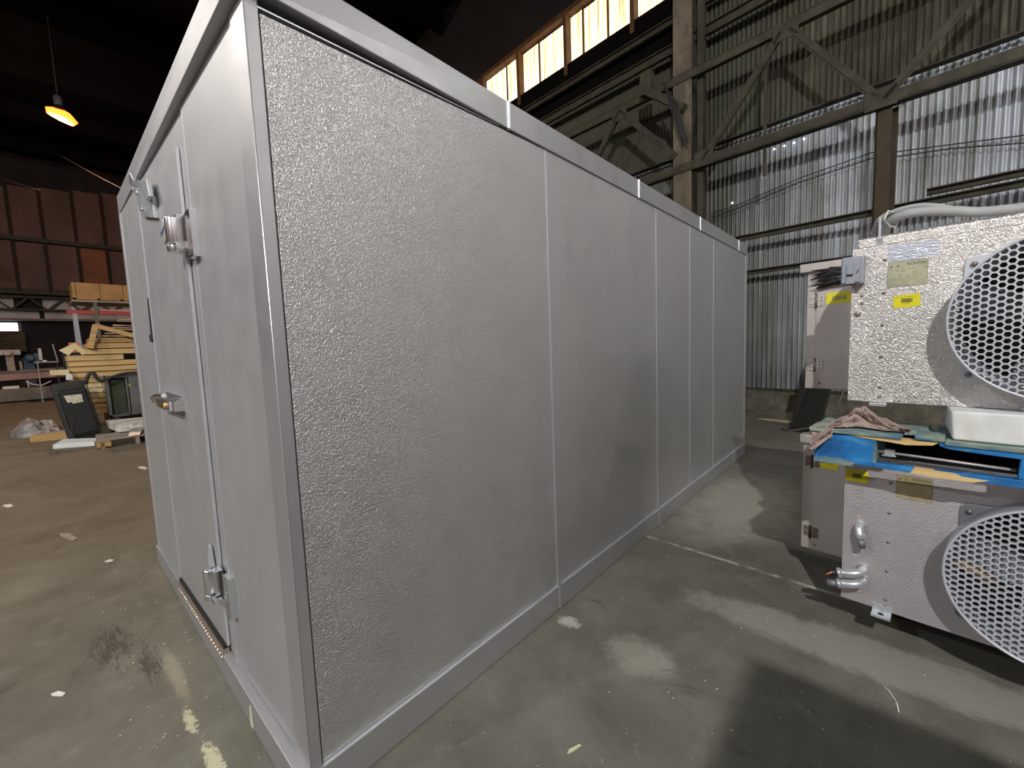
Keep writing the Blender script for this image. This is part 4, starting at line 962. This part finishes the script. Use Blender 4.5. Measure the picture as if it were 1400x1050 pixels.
# suitcase
sc_ = thing('suitcase', 'upright black fabric suitcase leaning on the lumber stack, torn labels on front', 'suitcase', (-8.78, .02, .075), (R_(7.5), R_(-6), R_(4)))
b = MB(); b.box(-.30, 0, -.20, .18, 0, .93); b.build('shell', M['suit'], sc_, .04, 4)
b = MB(); b.box(-.005, .035, -.155, .165, .05, .80); b.build('front_pocket', M['suit_pocket'], sc_, .03, 4)
def rrect(y0, y1, z0, z1, r, x):
    P = []
    for cy, cz, a0 in ((y1-r, z1-r, 0), (y0+r, z1-r, 90), (y0+r, z0+r, 180), (y1-r, z0+r, 270)):
        for k in range(5): a = R_(a0+k*22.5); P.append((x, cy+r*math.cos(a), cz+r*math.sin(a)))
    return P
b = MB(); b.tube(rrect(-.165, .175, .04, .81, .05, .012), .009, 6, closed=True); b.tube(rrect(-.2, .2, .0, .93, .04, -.03), .007, 6, closed=True); b.build('piping', M['rubber'], sc_)
b = MB(); b.hexa([(.036, -.09, .60), (.036, .09, .60), (.038, .09, .60), (.038, -.09, .60), (.036, -.11, .72), (.036, .10, .70), (.038, .10, .70), (.038, -.11, .72)]); b.box(.038, .040, -.04, .09, .57, .625); b.build('torn_label', M['paper'], sc_)
b = MB(); b.box(.0, .03, -.20, -.15, -.03, .02); b.lathe([(.028, -.012), (.028, .012)], 12, along((-.02, .17, -.01), (0, 1, 0))); b.build('wheel', M['rubber'], sc_)
b = MB(); b.tube([(.035, -.10, .30), (.045, -.16, .10), (.05, -.13, -.02)], .010, 6); b.build('strap', M['suit'], sc_)
# white slab in front of it, second slab on broken pallet
b = MB(); b.hexa([(-8.55, -.43, .0), (-7.95, .02, .0), (-8.18, .20, .0), (-9.0, -.30, .0), (-8.55, -.43, .065), (-7.95, .02, .065), (-8.18, .20, .075), (-9.0, -.30, .075)]); b2 = b
b2.b.free(); b = MB(); b.hexa([(-8.30, -.38, 0), (-8.02, .06, 0), (-8.35, .20, 0), (-8.85, -.25, 0), (-8.30, -.38, .07), (-8.02, .06, .07), (-8.35, .20, .07), (-8.85, -.25, .07)])
tag(b.build('white_slab', M['foam'], None, .008), 'long white slab lying on the floor before the suitcase', 'slab')
bp = thing('broken_pallet', 'broken weathered pallet carrying a white slab beside the cooler door end', 'pallet', (-8.0, .1, 0), R_(-3))
for i, (x0, x1) in enumerate(((.25, .36), (.05, .16), (-.17, -.06), (-.42, -.3))):
    b = MB(); b.box(x0, x1, -.02, .85, .105, .125); b.build('deck_board', M['wood_grey'], bp, .002)
for i, y in enumerate((.02, .42, .78)):
    b = MB(); b.box(-.45, .38, y, y+.05, 0.0, .105); b.build('stringer', M['wood'] if i == 0 else M['wood_grey'], bp, .002)
b = MB(); b.box(.30, .38, -.02, .14, 0.02, .10); b.build('block', M['wood'], bp, .003)
b = MB(); b.hexa([(-8.25, .36, .130), (-8.12, .78, .135), (-8.75, .78, .15), (-8.90, .30, .15), (-8.25, .37, .25), (-8.12, .78, .26), (-8.75, .80, .29), (-8.90, .27, .29)])
tag(b.build('white_slab', M['foam_dirty'], None, .008), 'stained white slab resting on the broken pallet', 'slab')
b = MB(); b.hexa([(-7.62, .42, .128), (-7.60, .55, .128), (-8.08, .66, .128), (-8.08, .50, .128), (-7.62, .42, .134), (-7.60, .55, .134), (-8.08, .66, .20), (-8.08, .50, .20)]); tag(b.build('metal_offcut', M['zinc']), 'flat grey metal offcut lying across the broken pallet', 'offcut')
# cabinet with open front
cb = thing('steel_cabinet', 'open grey steel cabinet frame standing in front of the lumber stack', 'cabinet', (-9.2, 0, 0), 0)
b = MB(); b.box(-.35, 0, .36, .40, .30, 1.05); b.build('left_panel', M['cab'], cb, .003)
b = MB(); b.box(-.35, 0, .62, .645, .30, 1.03); b.build('divider', M['cab'], cb)
b = MB(); b.box(-.35, -.33, .36, .95, .30, 1.03); b.box(-.35, 0.0, .36, .95, .30, .34); b.box(-.35, 0.02, .36, .95, 1.0, 1.04); b.build('shell', M['cab'], cb, .003)
b = MB(); b.box(-.10, -.08, .42, .61, .34, .98); b.build('inner_board', M['cabgreen'], cb)
b = MB(); b.box(.0, .02, .66, .95, .32, 1.0); b.build('side_door', M['cab'], cb, .003)
b = MB(); b.box(.02, .024, .655, .67, .83, .88); b.build('yellow_tag', M['yellow'], cb)
for y in (.40, .90):
    b = MB(); b.box(-.33, -.02, y-.02, y+.02, 0, .30); b.build('leg', M['black_wall'], cb)
b = MB(); b.tube(cat([(-9.05, .10, .93), (-9.05, .12, 1.02), (-9.05, .16, 1.10), (-9.05, .21, 1.11), (-9.05, .24, 1.03), (-9.05, .29, .98), (-9.05, .38, 1.00), (-9.1, .60, 1.07), (-9.1, .9, 1.08)]), .028, 10)
tag(b.build('black_hose', M['rubber']), 'black bent hose arching over the steel cabinet', 'hose')
b = MB(); b.tube([(-9.1, .30, 1.01), (-9.1, .31, .88)], .008, 6); tag(b.build('red_wire', M['red_wire']), 'short red wire hanging below the black hose', 'wire')
# crumpled film heaps
import mathutils.noise as mn
def heap(name, cx, cy, rx, ry, h, mat, seed):
    b = MB(); n = 26; g = []
    for i in range(n+1):
        row = []
        for j in range(n+1):
            u, v = i/n*2-1, j/n*2-1; r = math.hypot(u, v); e = max(0, 1-r*r)
            z = e**.45*h*(.55+.45*mn.noise((u*1.6+seed, v*1.6, 0)))+mn.noise((u*5, v*5, seed))*.05*e; z = max(z, 0)
            s = 1 if r <= 1 else 1/r
            row.append(b.b.verts.new((cx+u*s*rx, cy+v*s*ry, z+.001)))
        g.append(row)
    for i in range(n):
        for j in range(n): b.b.faces.new((g[i][j], g[i+1][j], g[i+1][j+1], g[i][j+1]))
    return b.build(name, mat)
tag(heap('plastic_film', -10.75, -.54, .5, .34, .38, M['film'], 3), 'crumpled grey plastic sheeting heaped left of the suitcase', 'plastic sheet')
tag(heap('plastic_film', -9.95, -.34, .28, .22, .22, M['film'], 8), 'smaller crumpled plastic bundle touching the suitcase side', 'plastic sheet')
b = MB(); b.hexa([(-9.5, -.62, 0), (-9.3, -.18, 0), (-9.45, -.15, 0), (-9.7, -.6, 0), (-9.5, -.62, .10), (-9.3, -.18, .13), (-9.45, -.15, .13), (-9.7, -.6, .10)]); tag(b.build('wood_offcut', M['wood'], None, .004), 'orange-toned wood offcut under the plastic sheeting', 'offcut')
# further back : long beams, machines, table
b = MB(); b.box(-22.0, -21.3, -6.0, -.10, .04, .47); tag(b.build('steel_beam', M['beamgrey'], None, .02), 'long low grey steel beam lying across the far floor', 'beam')
b = MB(); b.bar((-23.5, -5.5, .72), (-23.2, .4, .88), .25, .22); tag(b.build('steel_beam', M['beampink'], None, .01), 'long pinkish primed beam above the low grey beam', 'beam')
b = MB(); b.bar((-24.5, -5.5, .82), (-24.0, .9, 1.10), .3, .12); tag(b.build('steel_beam', M['beamgrey'], None, .01), 'slim grey beam lying behind the pinkish beam', 'beam')
for y in (-4.0, -.9):
    b = MB(); b.box(-24.8, -22.9, y, y+.15, 0, .66); tag(b.build('trestle', M['black_wall']), 'dark trestle under the %s ends of the long beams' % ('left' if y < -3 else 'right'), 'trestle')
b = MB(); b.tube([(-21.6, -.75, .70), (-21.55, -.6, .58), (-21.55, -.4, .52), (-21.55, -.15, .66)], .02, 6); b.tube([(-21.6, -.72, .72), (-21.6, -.70, .48)], .02, 6); tag(b.build('white_cable', M['foam']), 'white cable looping over the low grey beam', 'cable')
b = MB(); b.box(-21.8, -21.5, -1.30, -.92, .47, .56); tag(b.build('white_scrap', M['foam'], None, .01), 'white offcut resting on the low grey beam at frame left', 'scrap')
mc = thing('workshop_machine', 'cream workshop machine with open arch below the far daylight opening', 'machine', (-26, 0, 0))
b = MB(); b.box(-.6, 0, -1.62, -1.52, .0, 1.55); b.build('left_column', M['machine'], mc, .02)
b = MB(); b.box(-.6, 0, -1.28, -1.05, .9, 1.75); b.box(-.6, .1, -1.62, -.85, .88, 1.05); b.box(-.5, .1, -.93, -.85, .9, 1.45); b.build('body', M['machine'], mc, .02)
b = MB(); b.box(-.6, 0, -1.6, -.85, 1.70, 1.92); b.lathe([(.12, 0), (.12, .3)], 16, along((.05, -1.2, 1.8), (1, 0, 0))); b.build('head', M['grey_clad'], mc, .02)
b = MB(); b.box(-.6, 0, -1.6, -.85, 0, .88); b.build('pedestal', M['black_wall'], mc)
mb = thing('blue_machine', 'dark blue workshop machine right of the cream one', 'machine', (-26, 0, 0))
b = MB(); b.box(-.5, 0, -.82, -.50, .0, 1.55); b.build('body', M['bluem'], mb, .03)
b = MB(); b.lathe([(.16, 0), (.16, .3), (.10, .35)], 18, along((0, -.62, 1.55), (1, 0, 0))); b.box(-.2, .1, -.5, -.30, 1.35, 1.75); b.build('head', M['bluem'], mb, .02)
b = MB(); b.box(.1, .18, -.36, -.26, 1.45, 1.95); b.build('white_guard', M['foam'], mb, .01)
tb = thing('workbench', 'thin-legged metal workbench in the dark far bay', 'table', (-20, 0, 0))
b = MB(); b.box(-.7, 0, -.50, .06, 1.33, 1.37); b.build('tabletop', M['rackgrey'], tb)
for x, y in ((0, -.42), (-.65, -.42), (0, .02), (-.65, .02)):
    b = MB(); b.box(x-.02, x+.02, y-.015, y+.015, 0, 1.33); b.build('leg', M['rackgrey' if x == 0 and y < 0 else 'steel_dark'], tb)
b = MB(); b.bar((-.02, .05, 1.35), (-.02, -.02, 1.95), .03, .03); b.build('riser', M['rackgrey'], tb)
b = MB(); b.box(-20.4, -20.2, -.30, -.20, 1.372, 1.42); tag(b.build('white_box', M['foam']), 'small white box on the far workbench', 'box')
b = MB(); b.box(-31.9, -31.7, -2.6, -.72, 1.95, 2.95); tag(b.build('hanging_curtain', M['tarp']), 'olive-brown sheet hanging below the far daylight opening', 'curtain')
b = MB(); b.box(-31.7, -31.4, -2.6, -.95, 1.86, 1.92); tag(b.build('shelf_plank', M['rackgrey']), 'pale plank shelf under the hanging brown sheet', 'shelf')
# far lattice girder over the dark bay
lg = thing('lattice_girder', 'lattice girder crossing the far wall above the dark bay', 'girder', (-31.9, 0, 0))
for z in (4.08, 4.72):
    b = MB(); b.box(-.1, .1, -9, 8, z-.05, z+.05); b.build('chord', M['steel_dark'], lg)
y = -6.0; up_ = True
while y < 6:
    b = MB(); b.bar((0, y, 4.08 if up_ else 4.72), (0, y+.62, 4.72 if up_ else 4.08), .08, .08); b.build('lattice', M['steel_dark'], lg); y += .62; up_ = not up_
b = MB(); b.box(-.1, .12, -9, 8, 3.52, 3.62); b.build('chord', M['beamgrey'], lg)
# guy wires
for p0, p1, lab in (((-22.5, .75, 9.2), (-16, 2.05, 6.25), 'right-hand pale wire slanting down through the dark roof space'), ((-24, -1.0, 8.4), (-19.5, .15, 6.9), 'left-hand pale wire slanting down through the dark roof space')):
    a_, b_ = Vector(p0), Vector(p1); bb = MB(); bb.tube([a_.lerp(b_, k/8)-Vector((0, 0, .03*math.sin(math.pi*k/8))) for k in range(9)], .008, 6); tag(bb.build('roof_wire', M['wire_pale']), lab, 'wire')

# ================================================================== LAMPS
def lamp(key, x, y, z, power, colr, size):
    far = key == 'far_left'
    lab = {'front_right': 'bell-shaped roof lamp high behind the photographer, right-hand side', 'front_left': 'bell-shaped roof lamp high behind the photographer, left-hand side',
           'added_left_fill': 'added bell-shaped fill lamp over the left walkway', 'far_left': 'glowing orange sodium lamp in the dark roof at far left', 'added_back_fill': 'added bell-shaped fill lamp near the right end of the back wall'}[key]
    t = thing('high_bay_lamp', lab, 'lamp', (x, y, z))
    b = MB(); b.lathe([(size*1.1, -.02), (size*1.05, .06), (size*.7, .26), (size*.25, .38), (size*.24, .37), (size*.66, .25), (size*1.0, .055), (size*1.07, -.015)], 28) if not far else b.lathe([(.10, .26), (.14, .30), (.10, .38)], 16); b.build('reflector', M['void'] if far else M['bracket_grey'], t)
    b = MB(); b.lathe([(.09, .36), (.10, .40), (.10, .62), (.07, .66), (.001, .66)], 16); b.build('ballast', M['bracket_grey'], t)
    b = MB(); b.tube([(0, 0, .64), (0, 0, 11.4-z)], .012, 6); b.build('hanger_rod', M['wire'], t)
    b = MB(); b.lathe([(.001, -.02 if far else .10), (.10, .0 if far else .09), (.12, .12), (.05, .24), (.001, .25)], 16); 
    o = b.build('bulb', M['bulb_warm'] if far else M['bulb_white'], t)
    if far: o.scale = (1.1, 2.9, 1.2); o.rotation_euler = (R_(-20), 0, 0)
    ld = bpy.data.lights.new('lamp_light', 'POINT'); ld.shadow_soft_size = .09; ld.energy = power; ld.color = colr
    lo_ = bpy.data.objects.new('lamp_light', ld); COL.objects.link(lo_); lo_.parent = t; lo_.location = (0, 0, -.12 if far else -.03)
for l in LAMPS: lamp(*l)
